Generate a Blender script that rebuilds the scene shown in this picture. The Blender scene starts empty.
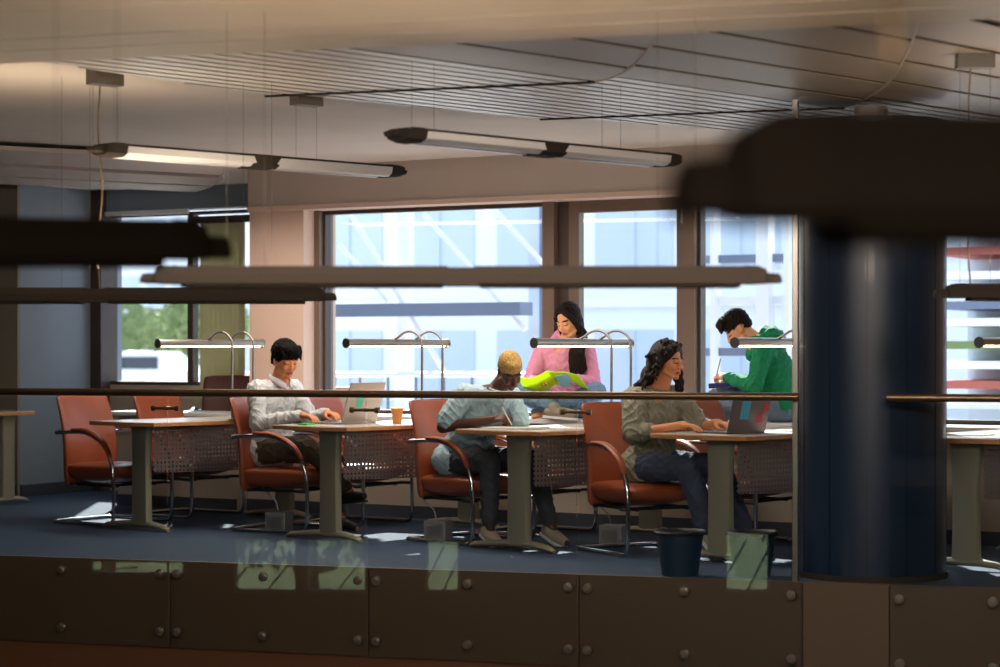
import bpy, bmesh, math, random
import numpy as np
from mathutils import Vector, Matrix, noise, Euler
random.seed(7)
S = bpy.context.scene
COL = S.collection
PI = math.pi
R = math.radians
V = Vector

# ------------------------------------------------------------------ camera
F = 2100.0; HZ = 348.0; CZ = 1.25
cd = bpy.data.cameras.new('camera'); cam = bpy.data.objects.new('camera', cd); COL.objects.link(cam)
cam.location = (0, 0, CZ); cam.rotation_euler = (R(90), 0, R(30))
cd.sensor_width = 36; cd.lens = F*36/1000; cd.shift_y = (HZ-333.5)/1000
cd.dof.use_dof = True; cd.dof.focus_distance = 13.2; cd.dof.aperture_fstop = 2.0
S.camera = cam
CC, SS = math.cos(R(30)), math.sin(R(30))
def X_at(u, Y):
    """world X of the point that stands at picture column u on the wall line Y"""
    k = (u-500)/F
    return Y*(k*CC-SS)/(CC+k*SS)
def depth(x, y): return -x*SS+y*CC
def Z_at(v, x, y): return CZ+(HZ-v)*depth(x, y)/F
def on_plane(u, v, Z):
    d = (CZ-Z)*F/(v-HZ); r = (u-500)/F*d
    return (r*CC-d*SS, r*SS+d*CC)
def on_line(u):
    """point of the gallery edge line at column u"""
    k = (u-500)/F
    x = 11.468*(k*CC-SS)/((CC+k*SS)-.229*(k*CC-SS))
    return (x, 11.468+.229*x)

# ------------------------------------------------------------------ materials
def lin(c):
    return tuple(((x/255)/12.92 if x/255 <= .04045 else ((x/255+.055)/1.055)**2.4) for x in c)+(1,)
def mat(name, rgb, rough=.6, metal=0., noise_amt=0., noise_scale=8., bump=0., bump_scale=60., spec=.5, emit=None, estr=0., coat=0., sheen=0., stretch=None):
    m = bpy.data.materials.new(name); m.use_nodes = True
    nt = m.node_tree; N = nt.nodes; L = nt.links; b = N['Principled BSDF']
    b.inputs['Roughness'].default_value = rough; b.inputs['Metallic'].default_value = metal
    b.inputs['Specular IOR Level'].default_value = spec
    b.inputs['Coat Weight'].default_value = coat; b.inputs['Sheen Weight'].default_value = sheen
    c = lin(rgb); b.inputs['Base Color'].default_value = c
    tc = N.new('ShaderNodeTexCoord'); mp = N.new('ShaderNodeMapping'); L.new(tc.outputs['Object'], mp.inputs[0])
    if stretch: mp.inputs['Scale'].default_value = stretch
    if noise_amt:
        n = N.new('ShaderNodeTexNoise'); n.inputs['Scale'].default_value = noise_scale; n.inputs['Detail'].default_value = 4
        L.new(mp.outputs[0], n.inputs['Vector'])
        mx = N.new('ShaderNodeMix'); mx.data_type = 'RGBA'
        mx.inputs[6].default_value = tuple(x*(1-noise_amt) for x in c[:3])+(1,)
        mx.inputs[7].default_value = tuple(min(1, x*(1+noise_amt)) for x in c[:3])+(1,)
        rp = N.new('ShaderNodeMapRange'); rp.inputs[1].default_value = .3; rp.inputs[2].default_value = .7
        L.new(n.outputs[0], rp.inputs[0]); L.new(rp.outputs[0], mx.inputs[0]); L.new(mx.outputs[2], b.inputs['Base Color'])
    if bump:
        n2 = N.new('ShaderNodeTexNoise'); n2.inputs['Scale'].default_value = bump_scale; n2.inputs['Detail'].default_value = 3
        L.new(mp.outputs[0], n2.inputs['Vector'])
        bp = N.new('ShaderNodeBump'); bp.inputs['Strength'].default_value = bump; bp.inputs['Distance'].default_value = .01
        L.new(n2.outputs[0], bp.inputs['Height']); L.new(bp.outputs[0], b.inputs['Normal'])
    if emit:
        b.inputs['Emission Color'].default_value = lin(emit); b.inputs['Emission Strength'].default_value = estr
    return m
def glass_mat(name, tint=(240, 248, 246), refl=1.0, rough=0.):
    m = bpy.data.materials.new(name); m.use_nodes = True
    nt = m.node_tree; N = nt.nodes; L = nt.links; N.remove(N['Principled BSDF'])
    o = N['Material Output']; t = N.new('ShaderNodeBsdfTransparent'); t.inputs[0].default_value = lin(tint)
    g = N.new('ShaderNodeBsdfGlossy'); g.inputs['Roughness'].default_value = rough
    f = N.new('ShaderNodeFresnel'); f.inputs[0].default_value = 1.5
    ml = N.new('ShaderNodeMath'); ml.operation = 'MULTIPLY'; ml.inputs[1].default_value = refl; ml.use_clamp = True
    mx = N.new('ShaderNodeMixShader'); ge = N.new('ShaderNodeNewGeometry'); iv = N.new('ShaderNodeMath'); iv.operation = 'SUBTRACT'; iv.inputs[0].default_value = 1; L.new(ge.outputs['Backfacing'], iv.inputs[1])
    m2 = N.new('ShaderNodeMath'); m2.operation = 'MULTIPLY'; L.new(ml.outputs[0], m2.inputs[0]); L.new(iv.outputs[0], m2.inputs[1])
    L.new(f.outputs[0], ml.inputs[0]); L.new(m2.outputs[0], mx.inputs[0])
    L.new(t.outputs[0], mx.inputs[1]); L.new(g.outputs[0], mx.inputs[2]); L.new(mx.outputs[0], o.inputs[0])
    return m
def perf_mat(name, rgb, pitch=.030, rad=.0078, axes=(1, 2)):
    """sheet metal with a square grid of punched holes, in bands"""
    m = mat(name, rgb, .38, .55); nt = m.node_tree; N = nt.nodes; L = nt.links; b = N['Principled BSDF']; o = N['Material Output']
    tc = N.new('ShaderNodeTexCoord'); sp = N.new('ShaderNodeSeparateXYZ'); L.new(tc.outputs['Object'], sp.inputs[0])
    def M(op, a, bb=None):
        n = N.new('ShaderNodeMath'); n.operation = op
        for i, q in enumerate((a, bb)):
            if q is None: continue
            if isinstance(q, (int, float)): n.inputs[i].default_value = q
            else: L.new(q, n.inputs[i])
        return n.outputs[0]
    ds = []
    for ax in axes:
        q = M('SUBTRACT', M('FRACT', M('DIVIDE', sp.outputs[ax], pitch)), .5); ds.append(M('MULTIPLY', q, q))
    dist = M('SQRT', M('ADD', ds[0], ds[1]))
    hole = M('LESS_THAN', dist, rad/pitch)
    t = N.new('ShaderNodeBsdfTransparent'); mx = N.new('ShaderNodeMixShader')
    L.new(hole, mx.inputs[0]); L.new(b.outputs[0], mx.inputs[1]); L.new(t.outputs[0], mx.inputs[2]); L.new(mx.outputs[0], o.inputs[0])
    return m

# ------------------------------------------------------------------ mesh helpers
def BM(): return bmesh.new()
def box(bm, x0, x1, y0, y1, z0, z1, M=None):
    vs = [bm.verts.new(V(p) if M is None else M @ V(p)) for p in
          ((x0,y0,z0),(x1,y0,z0),(x1,y1,z0),(x0,y1,z0),(x0,y0,z1),(x1,y0,z1),(x1,y1,z1),(x0,y1,z1))]
    for f in ((0,3,2,1),(4,5,6,7),(0,1,5,4),(1,2,6,5),(2,3,7,6),(3,0,4,7)):
        bm.faces.new([vs[i] for i in f])
    return bm
def prism(bm, pts, z0, z1, M=None):
    a = [V((p[0], p[1], z0)) for p in pts]; b = [V((p[0], p[1], z1)) for p in pts]
    if M is not None: a = [M @ p for p in a]; b = [M @ p for p in b]
    a = [bm.verts.new(p) for p in a]; b = [bm.verts.new(p) for p in b]; n = len(a)
    bm.faces.new(a[::-1]); bm.faces.new(b)
    for i in range(n): bm.faces.new((a[i], a[(i+1) % n], b[(i+1) % n], b[i]))
    return bm
def loft(bm, rings, cap=True, closed=True):
    rs = [[bm.verts.new(p) for p in r] for r in rings]; n = len(rs[0])
    for a, b in zip(rs[:-1], rs[1:]):
        for i in range(n if closed else n-1):
            bm.faces.new((a[i], a[(i+1) % n], b[(i+1) % n], b[i]))
    if cap and closed: bm.faces.new(rs[0][::-1]); bm.faces.new(rs[-1])
    return bm
def tube(bm, pts, r, n=10, cap=True):
    pts = [V(p) for p in pts]; rr = r if isinstance(r, (list, tuple)) else [r]*len(pts)
    rings = []; up = None
    for i, p in enumerate(pts):
        t = (pts[min(i+1, len(pts)-1)]-pts[max(i-1, 0)]).normalized()
        if up is None:
            up = V((0,0,1)) if abs(t.z) < .9 else V((1,0,0))
        s = t.cross(up)
        if s.length < 1e-4: s = t.cross(V((0,1,0)))
        s.normalize(); up = s.cross(t).normalized()
        rings.append([p+(s*math.cos(a)+up*math.sin(a))*rr[i] for a in (2*PI*k/n for k in range(n))])
    return loft(bm, rings, cap)
def smooth_path(pts, k=6):
    """Catmull-Rom through the points"""
    P = [V(p) for p in pts]; P = [P[0]*2-P[1]]+P+[P[-1]*2-P[-2]]; out = []
    for i in range(1, len(P)-2):
        a, b, c, d = P[i-1:i+3]
        for j in range(k):
            t = j/k; out.append(.5*((2*b)+(c-a)*t+(2*a-5*b+4*c-d)*t*t+(3*b-a-3*c+d)*t**3))
    out.append(P[-2]); return out
def lathe(bm, prof, n=24, c=(0,0,0)):
    """profile of (radius, z), revolved about z"""
    rings = [[V((c[0]+r*math.cos(2*PI*k/n), c[1]+r*math.sin(2*PI*k/n), c[2]+z)) for k in range(n)] for r, z in prof]
    return loft(bm, rings, True)
def cyl(bm, a, b, r, r2=None, n=16): return tube(bm, [a, b], [r, r if r2 is None else r2], n)
def obj(name, bm, m, parent=None, smooth=False, bevel=0., seg=2, **props):
    me = bpy.data.meshes.new(name)
    bmesh.ops.recalc_face_normals(bm, faces=bm.faces); bm.to_mesh(me); bm.free()
    o = bpy.data.objects.new(name, me); COL.objects.link(o)
    if m: me.materials.append(m)
    if smooth:
        me.polygons.foreach_set('use_smooth', [True]*len(me.polygons))
        if smooth != 'all':
            me.set_sharp_from_angle(angle=R(38))
    if bevel:
        md = o.modifiers.new('bevel', 'BEVEL'); md.width = bevel; md.segments = seg; md.limit_method = 'ANGLE'; md.angle_limit = R(40)
    if parent: o.parent = parent
    for k, v in props.items(): o[k] = v
    return o
def tag(o, label, cat, group=None):
    o['label'] = label; o['category'] = cat
    if group: o['group'] = group
    return o
def thing(name, label, cat, loc=(0,0,0), rz=0., group=None):
    o = bpy.data.objects.new(name, None); COL.objects.link(o); o.empty_display_size = .1
    o.location = loc; o.rotation_euler = (0, 0, rz); return tag(o, label, cat, group)
def struct(name, bm, m, **k):
    o = obj(name, bm, m, **k)
    if o.parent is None: o['kind'] = 'structure'
    return o
def kids(o): return [c for c in COL.objects if c.parent == o]
def dup(o, parent=None, label=None, group=None, loc=None, rz=None):
    c = o.copy(); COL.objects.link(c)
    if parent: c.parent = parent
    for ch in kids(o): dup(ch, c)
    if label: c['label'] = label
    if group: c['group'] = group
    if loc is not None: c.location = loc
    if rz is not None: c.rotation_euler = (0, 0, rz)
    return c

# ------------------------------------------------------------------ palette
M = {}
M['floor'] = mat('dark blue carpet', (48, 70, 98), .85, noise_amt=.12, noise_scale=40, bump=.3, bump_scale=300)
M['plaster'] = mat('pale plaster ceiling', (214, 202, 190), .8, noise_amt=.03, noise_scale=2)
M['beam'] = mat('rose beige plaster', (184, 170, 160), .75, noise_amt=.02, noise_scale=2)
M['pink'] = mat('pale rose wall paint', (218, 190, 174), .75)
M['greywall'] = mat('blue grey wall paint', (128, 140, 154), .7)
M['beigewall'] = mat('beige grey wall paint', (134, 128, 114), .7)
M['lowwall'] = mat('warm white sill wall', (176, 162, 148), .7)
M['skirt'] = mat('slate skirting', (58, 62, 74), .6)
M['frame'] = mat('taupe window frame', (112, 92, 80), .45)
M['frame_d'] = mat('dark brown window frame', (66, 52, 46), .45)
M['winglass'] = glass_mat('window glass', (248, 251, 252))
M['railglass'] = glass_mat('balustrade glass', (250, 252, 251), 2.5)
M['sill'] = mat('white sill board', (226, 228, 232), .35)
M['slat'] = mat('grey metal slats', (190, 184, 178), .42, .25)
M['plank'] = mat('taupe metal ceiling planks', (158, 142, 126), .5, .15)
M['gap'] = mat('black joint', (12, 10, 10), .8)
M['nearceil'] = mat('beige slatted ceiling', (176, 156, 128), .5, noise_amt=.05, noise_scale=3)
M['fascia'] = mat('brown grey fascia board', (96, 78, 62), .5, noise_amt=.03, noise_scale=3)
M['fascia2'] = mat('orange brown ceiling edge', (112, 74, 52), .5)
M['brass'] = mat('bronze handrail', (132, 108, 84), .33, .85)
M['steel'] = mat('brushed steel', (170, 166, 160), .3, .9)
M['chrome'] = mat('chrome tube', (205, 208, 214), .12, 1.)
M['leather'] = mat('cognac leather', (152, 74, 42), .42, noise_amt=.12, noise_scale=7, bump=.15, bump_scale=120, coat=.15)
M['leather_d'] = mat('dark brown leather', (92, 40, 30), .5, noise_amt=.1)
M['wood'] = mat('beech desk top', (212, 150, 98), .32, noise_amt=.1, noise_scale=5, stretch=(1, 8, 8))
M['desktop'] = mat('pale laminate desk surface', (206, 196, 190), .25)
M['legmetal'] = mat('champagne grey desk leg', (150, 146, 128), .42, .25)
M['perf'] = perf_mat('perforated steel', (150, 140, 140))
M['lampmetal'] = mat('satin grey lamp housing', (150, 146, 142), .3, .8)
M['lit'] = mat('lit lamp diffuser', (255, 240, 214), .5, emit=(255, 222, 170), estr=11.)
M['lumdark'] = mat('dark luminaire housing', (58, 51, 45), .7, spec=.06)
M['lumsilver'] = mat('silver louvre reflector', (225, 222, 222), .35, .2)
M['canopy'] = mat('grey ceiling canopy', (112, 104, 94), .5, .2)
M['cable'] = mat('beige power cable', (128, 108, 82), .6)
M['wire'] = mat('thin steel wire', (70, 66, 60), .6)
M['column'] = mat('blue lacquered column', (26, 44, 66), .34, coat=.15)
M['stud'] = mat('dark steel stud', (150, 142, 132), .35, .8)
M['bin'] = mat('navy plastic bin', (22, 50, 72), .5)
M['black'] = mat('black plastic', (20, 20, 22), .5)
M['paper'] = mat('white paper', (235, 232, 226), .7)
M['lapgrey'] = mat('silver grey laptop shell', (168, 160, 152), .35, .5)
M['lapdark'] = mat('space grey laptop shell', (124, 112, 110), .4, .5)
M['screen'] = mat('laptop screen', (40, 44, 52), .2, emit=(180, 195, 220), estr=.5)
M['teal'] = mat('teal sticker', (70, 190, 160), .5)
M['cyan'] = mat('light blue sticker', (70, 180, 220), .5)
M['red'] = mat('red sticker', (214, 40, 50), .5)
M['cup'] = mat('kraft paper cup', (206, 138, 72), .7)
M['lime'] = mat('lime green folder', (224, 250, 50), .55)
for _m in ('lime', 'paper'):
    _nt = M[_m].node_tree; _tr = _nt.nodes.new('ShaderNodeBsdfTranslucent'); _tr.inputs[0].default_value = _nt.nodes['Principled BSDF'].inputs['Base Color'].default_value[:]
    _mx = _nt.nodes.new('ShaderNodeMixShader'); _mx.inputs[0].default_value = .45; _nt.links.new(_nt.nodes['Principled BSDF'].outputs[0], _mx.inputs[1]); _nt.links.new(_tr.outputs[0], _mx.inputs[2]); _nt.links.new(_mx.outputs[0], _nt.nodes['Material Output'].inputs[0])
M['navy'] = mat('dark blue notebook', (16, 36, 96), .5)
M['socket'] = mat('grey floor socket box', (150, 152, 154), .4, .4)
WORLD=1.35; SUN=13; A1P=210; ARP=170; A3P=75; UPB=20; UPM=8; UPN=3
# ------------------------------------------------------------------ the gallery shell
YW = 13.05      # face of the window wall
YG = 13.3       # plane of the glass
def edge(x): return 11.468+.229*x
XL, XR = -16.0, 3.0
bm = BM(); prism(bm, [(XL, edge(XL)), (XR, edge(XR)), (XR, 15.2), (XL, 15.2)], -.5, 0); struct('floor', bm, M['floor'])
XB = X_at(248, YW)
# low wall under the sill, skirting, sill board
bm = BM(); box(bm, XB, XR, YW, YG+.15, 0, .72); struct('wall_sill', bm, M['lowwall'])
bm = BM(); box(bm, XB-.02, XR, YW-.02, YW, 0, .09); struct('baseboard_back', bm, M['skirt'])
bm = BM(); box(bm, XB-.02, XR, YW-.22, YG, .72, .755); struct('trim_1', bm, M['sill'], bevel=.005)
# head beam; the paler strip paints in the light on its lower edge
bm = BM(); box(bm, XB, XR, YW, YG+.2, 2.335, 2.75); struct('wall_back', bm, M['beam'])
bm = BM(); box(bm, XB, XR, YW-.012, YG+.0, 2.30, 2.335); struct('trim_2', bm, M['pink'])
bm = BM(); box(bm, XB, X_at(302, YW), YW+.02, YG+.2, .755, 2.30); struct('wall_pillar', bm, M['pink'])
def ux(u): return X_at(u, YG)
def window(n, u0, u1, fr, z0=.755, z1=2.30, Y=YG, w=.05, dark=None, name='window'):
    root = bpy.data.objects.new(f'{name}_{n}', None); COL.objects.link(root); root['kind'] = 'structure'
    root.location = (X_at((u0+u1)/2, Y), Y, z0)
    x0, x1 = X_at(u0, Y)-root.location.x, X_at(u1, Y)-root.location.x; h = z1-z0
    bm = BM(); 
    for a in ((x0, x0+w, 0, h), (x1-w, x1, 0, h), (x0+w, x1-w, 0, w), (x0+w, x1-w, h-w, h)):
        box(bm, a[0], a[1], -.04, .04, a[2], a[3])
    obj('window_frame', bm, fr, root, bevel=.004)
    bm = BM(); box(bm, x0+w, x1-w, -.006, .006, w, h-w); obj('pane', bm, M['winglass'], root)
    return root
def post(n, u0, u1, m, d0=-.09, d1=.1, z0=.755, z1=2.30, Y=YG):
    bm = BM(); box(bm, X_at(u0, Y), X_at(u1, Y), Y+d0, Y+d1, z0, z1); return struct(f'trim_{n}', bm, m, bevel=.004)
window(1, 301, 316, M['frame_d'], w=.015)
post(3, 313.5, 326, M['frame'])
window(2, 325, 551, M['frame_d'], w=.03)
post(4, 548, 560, M['frame']); post(5, 559, 574, M['frame_d'], d0=-.03)
r = window(3, 571, 690, M['frame'], w=.085)
bm = BM(); hx = ux(686)-r.location.x
box(bm, hx-.012, hx+.012, -.065, -.04, 1.36, 1.47); box(bm, hx-.012, hx+.012, -.065, -.04, .12, .22); obj('hinge', bm, M['steel'], r, bevel=.003)
post(6, 688, 700, M['frame'])
window(4, 699, 845, M['frame_d'], w=.03)
post(7, 845, 870, M['frame'])
window(5, 870, 1090, M['frame_d'], w=.03)
bm = BM(); box(bm, X_at(1090, YG), XR, YG-.05, YG+.2, .755, 2.3); struct('wall_right', bm, M['pink'])

# recess at the far end
YR = 14.25; XE = -12.3
bm = BM(); box(bm, XE-.2, XE, 13.25, YR+.3, 0, 2.75); struct('wall_left', bm, M['greywall'])
bm = BM(); box(bm, XE, XE+.02, 13.25, YR, 0, .1); struct('baseboard_left', bm, M['skirt'])
bm = BM(); box(bm, XL, XE-.001, 13.22, 13.4, 0, 2.75); struct('wall_far_left', bm, M['beigewall'])
bm = BM(); box(bm, XL, XE+.0, 13.2, 13.22, 0, .1); struct('baseboard_far_left', bm, M['skirt'])
xw0 = X_at(110, YR); xw1 = X_at(192, YR); xw2 = XB+.25
bm = BM(); box(bm, X_at(86, YR-.1), xw0, YR-.12, YR+.1, 0, 2.75); struct('trim_8', bm, M['frame_d'])
bm = BM(); box(bm, XE-.2, X_at(86, YR), YR, YR+.2, 0, 2.75); struct('wall_recess', bm, M['greywall'])
bm = BM(); box(bm, xw0, xw2, YR, YR+.2, 0, .93); struct('wall_recess_low', bm, M['lowwall'])
bm = BM(); box(bm, xw0, xw2, YR-.05, YR+.2, 2.44, 2.75); struct('wall_recess_head', bm, M['greywall'])
bm = BM(); box(bm, xw0, X_at(193, YR), YR-.07, YR-.05, 2.40, 2.44); struct('trim_9', bm, M['sill'])
window(6, 110, 193, M['frame_d'], .93, 2.42, YR+.05, w=.03)
window(7, 193, 258, M['frame_d'], .93, 2.42, YR+.05, w=.03)
bm = BM(); prism(bm, [(XB, YG+.15), (XB+.2, YG+.15), (X_at(272, YR+.3), YR+.3), (X_at(272, YR+.3)-.2, YR+.3)], 0, 2.75); struct('wall_return', bm, M['pink'])
# low ledge in front of the recess
xl0 = X_at(118, 12.95)
bm = BM(); box(bm, xl0, XB-.002, 12.95, 13.15, 0, .72); struct('wall_ledge', bm, M['lowwall'])
bm = BM(); box(bm, xl0, XB-.03, 12.93, 12.95, 0, .09); struct('baseboard_ledge', bm, M['skirt'])
bm = BM(); box(bm, xl0-.02, XB-.03, 12.85, 13.35, .72, .75); struct('trim_10', bm, M['sill'], bevel=.005)
# vertical blind curtain in the recess
M['blind'] = mat('pale olive vertical blind', (186, 184, 148), .8, noise_amt=.06)
bm = BM(); xa, xb = X_at(204, YR-.1), X_at(247, YR-.1); n = 9
for i in range(n):
    x = xa+(xb-xa)*(i+.5)/n; w = (xb-xa)/n*.56
    Mx = Matrix.Translation((x, YR-.14, 0)) @ Matrix.Rotation(R(28), 4, 'Z')
    box(bm, -w, w, -.002, .002, .80, 2.30, Mx)
bl = tag(obj('vertical_blind', bm, M['blind']), 'pale olive vertical blind hanging at the recessed window beside the rose wall', 'blind')
bm = BM(); box(bm, xa-.08, xb+.1, YR-.18, YR-.09, 2.30, 2.36); obj('blind_rail', bm, M['frame_d'], bl)

# ------------------------------------------------------------------ ceilings
ZP = 2.60
bm = BM(); prism(bm, [(-20.2, -7), (7.2, -7), (7.2, YG+.2), (XB+.2, YG+.2), (XB+.2, YR+.3), (-20.2, YR+.3)], ZP+.03, ZP+.15); struct('ceiling', bm, M['plaster'])
def ceil_poly(name, pts, m, z0, z1, gap=None):
    bm = BM(); prism(bm, pts, z0, z1); return struct(name, bm, m)
dirA = R(76); da = V((math.cos(dirA), math.sin(dirA))); na = V((math.sin(dirA), -math.cos(dirA)))
def clip(poly, n, c, keep):
    """clip polygon to  n.p <= c  (keep -1) or >= c (keep +1)"""
    out = []
    for i in range(len(poly)):
        a, b = V(poly[i]), V(poly[(i+1) % len(poly)])
        fa, fb = (a.dot(n)-c)*keep, (b.dot(n)-c)*keep
        if fa >= 0: out.append(tuple(a))
        if fa*fb < 0: out.append(tuple(a+(b-a)*(fa/(fa-fb))))
    return out
def slat_field(name, poly, pitch, gap, m, z0, z1, depth_z=.012):
    """a ceiling field split in boards along dirA, with open joints; a black backing shows through"""
    bm = BM(); ds = [V(p).dot(na) for p in poly]; c = math.floor(min(ds)/pitch)*pitch
    while c < max(ds):
        q = clip(clip(poly, na, c+gap/2, 1), na, c+pitch-gap/2, -1)
        if len(q) > 2: prism(bm, q, z0, z0+.006)
        c += pitch
    o = struct(name, bm, m)
    bb = BM(); prism(bb, poly, z0+.007, z0+.012); struct(name+'_backing', bb, M['gap'])
    return o
P = lambda u, v, z=ZP-.03: on_plane(u, v, z)
# boundary of plaster / slats, stepping with the dark seams
A0 = P(-40, 50); A1 = P(40, 62); A2 = P(265, 95.5)
B1 = P(540, 122); C1 = P(790, 141)
s1 = V(P(600, 80))-V(A2); s1n = s1.normalized()
def along(p, d, t): return (p[0]+d[0]*t, p[1]+d[1]*t)
E1 = P(595, 81.5)                                  # seam end, start of the curve
cur1 = [P(595, 81.5), P(615, 76), P(632, 66), P(645, 53), P(655, 40), P(662, 30), P(668, 18)]
E2 = P(845, 110.5)
cur2 = [P(845, 110.5), P(862, 104), P(877, 95), P(890, 84), P(900, 70), P(908, 55), P(914, 40), P(920, 20)]
# field 1: between left boundary and seam 1, in front
f1 = [A0, A2]+cur1+[P(-40, 18)]
# split field 1 by a line along dirA into slats (left) and wide planks (right)
c1 = V(P(595, 81.5)).dot(na)
f1s = clip(f1, na, c1, -1); f1p = clip(f1, na, c1, 1)
slat_field('ceiling_slats', f1s, .115, .034, M['slat'], ZP-.03, ZP)
slat_field('ceiling_planks', f1p, .46, .05, M['plank'], ZP-.03, ZP)
# field 2: behind seam 1
f2 = [A2, B1]+cur2+cur1[::-1]
bnd2 = V(P(845, 110.5)).dot(na)
f2s = clip(f2, na, V(P(600, 80)).dot(na)+.0, -1)
mid = V(P(845, 112)).dot(na)
f2s = clip(f2, na, mid, -1); f2p = clip(f2, na, mid, 1)
slat_field('ceiling_slats_b', f2s, .115, .034, M['slat'], ZP-.012, ZP+.014)
slat_field('ceiling_planks_b', f2p, .46, .05, M['plank'], ZP-.012, ZP+.014)
# field 3: behind seam 2
f3 = [B1, C1, P(1100, 168), P(1100, 60), P(930, 20)]+cur2[::-1]
m3 = V(P(845, 112)).dot(na)
f3s = clip(f3, na, m3+.25, -1); f3p = clip(f3, na, m3+.25, 1)
slat_field('ceiling_slats_c', f3s, .115, .034, M['slat'], ZP+.006, ZP+.022)
slat_field('ceiling_planks_c', f3p, .46, .05, M['plank'], ZP+.006, ZP+.022)
# pale rounded curb that follows each curve
def curb(name, pts, z):
    bm = BM(); tube(bm, smooth_path([(p[0], p[1], z) for p in pts], 4), .006, 8); return struct(name, bm, M['beam'])
M['curb'] = mat('pale curb strip', (170, 156, 140), .5)
curb('trim_11', cur1, ZP-.03); curb('trim_12', cur2, ZP-.012)
bm = BM(); tube(bm, [V((*A2, ZP-.03)), V((*cur1[0], ZP-.03))], .010, 8); struct('trim_13', bm, M['gap'])
bm = BM(); tube(bm, [V((*B1, ZP-.012)), V((*cur2[0], ZP-.012))], .009, 8); struct('trim_14', bm, M['gap'])
# far left field with its rounded edge
curL = [P(228, 164), P(224, 172), P(217, 180), P(206, 187), P(190, 191)]
fL = [P(-60, 150)]+[P(2, 148)]+[P(120, 153), P(228, 160)]+curL+[P(60, 188), P(-60, 184)]
slL = BM(); 
for i, (va, vb) in enumerate(((150, 164.5), (166, 178), (179, 189))):
    pass
def strip(va0, va1, vb0, vb1, uend0, uend1):
    """board between two lines given at columns 0 and 220"""
    f = lambda v0, v1, u: v0+(v1-v0)*u/220
    return [P(-60, f(va0, va1, -60)), P(uend0, f(va0, va1, uend0)), P(uend1, f(vb0, vb1, uend1)), P(-60, f(vb0, vb1, -60))]
for q in (strip(150, 161, 163, 175, 229, 224), strip(166.5, 178.5, 176, 186, 223, 214), strip(177, 187, 184, 193, 213, 196)):
    prism(slL, q, ZP-.03, ZP)
struct('ceiling_planks_left', slL, M['beam'])
bm = BM(); prism(bm, [P(-60, 151), P(226, 165), P(222, 176), P(196, 192), P(-60, 182)], ZP, ZP+.01); struct('ceiling_backing_left', bm, M['gap'])
curb('trim_15', curL, ZP-.03)
# near lower slatted ceiling above the void, boards parallel with the gallery edge
ZN = 2.5
t = V((.975, .223)); nn = V((-.223, .975)); far = V(P(40, 62, ZN)).dot(nn)
bm = BM(); c = far; k = 0; widths = [.34, .3, .62, .5, .7]
while c > -4 and k < 40:
    w = widths[k % 5]
    a = nn*c; b = nn*(c-w+.014)
    prism(bm, [tuple(a+t*-14), tuple(b+t*-14), tuple(b+t*8), tuple(a+t*8)], ZN, ZN+.01); c -= w; k += 1
struct('ceiling_near', bm, M['nearceil'])
bm = BM(); a = nn*far; b = nn*-4; prism(bm, [tuple(a+t*-14), tuple(b+t*-14), tuple(b+t*8), tuple(a+t*8)], ZN+.012, ZN+.04); struct('ceiling_near_backing', bm, M['gap'])

# ------------------------------------------------------------------ the atrium behind the camera
M['atrium'] = mat('atrium wall paint', (120, 104, 90), .8)
M['atrium_d'] = mat('dark atrium floor', (60, 54, 50), .5)
t3 = V((.975, .223, 0)); n3 = V((-.223, .975, 0))
YB = -6.0; ZF = -4.2
def mirror_hit(u, v, Y=YB):
    k = (u-500)/F; d = V((k*CC-SS, k*SS+CC, (HZ-v)/F))
    tt = 11.18/(d.dot(n3)); p = V((0, 0, CZ))+d*tt
    d2 = d-2*d.dot(n3)*n3; s = (Y-p.y)/d2.y; q = p+d2*s; return q.x, q.z
refl = [(92, 186, 560, 575, 0), (237, 299, 538, 592, 1), (309, 369, 538, 592, 2), (428, 462, 540, 592, 3), (727, 772, 532, 592, 4)]
holes = []
for (u0, u1, v0, v1, i) in refl:
    xa, za = mirror_hit(u0, v0); xb, zb = mirror_hit(u1, v1); holes.append((min(xa, xb), max(xa, xb), min(za, zb), max(za, zb)))
holes.sort()
bm = BM(); x = -20.
zl, zh = -3.2, -.2
for h in holes:
    box(bm, x, h[0], YB-.3, YB, ZF, 2.75); box(bm, h[0], h[1], YB-.3, YB, ZF, h[2]); box(bm, h[0], h[1], YB-.3, YB, h[3], 2.75); x = h[1]
box(bm, x, 7, YB-.3, YB, ZF, 2.75); struct('wall_atrium', bm, M['atrium'])
for i, h in enumerate(holes):
    bm = BM(); w = .03
    for a in ((h[0], h[0]+w, h[2], h[3]), (h[1]-w, h[1], h[2], h[3]), (h[0], h[1], h[2], h[2]+w), (h[0], h[1], h[3]-w, h[3])):
        box(bm, a[0], a[1], YB-.2, YB-.12, a[2], a[3])
    mx = (h[0]+h[1])/2; tube(bm, [(h[0], YB-.16, h[2]+.2*(h[3]-h[2])), (mx, YB-.16, h[3]-.1)], .014, 6); tube(bm, [(mx, YB-.16, h[2]), (h[1], YB-.16, h[3]-.2)], .014, 6)
    struct(f'window_{8+i}', bm, M['steel'])
bm = BM(); box(bm, -20, 7, YB, 15.2, ZF-.2, ZF); struct('floor_atrium', bm, M['atrium_d'])
bm = BM(); box(bm, -20.2, -20, YB-.3, 15.2, ZF, 2.75); struct('wall_atrium_left', bm, M['atrium'])
bm = BM(); box(bm, 7, 7.2, YB-.3, 15.2, ZF, 2.75); struct('wall_atrium_right', bm, M['atrium'])
bm = BM(); prism(bm, [(-20, edge(-20)-.0+3.0), (7, edge(7)+3.0), (7, edge(7)+3.2), (-20, edge(-20)+3.2)], ZF, -.5); struct('wall_lower', bm, M['atrium'])
bm = BM(); box(bm, -20, XL, 6, 15.2, -.5, 2.75); struct('wall_end_left', bm, M['beigewall'])
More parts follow.
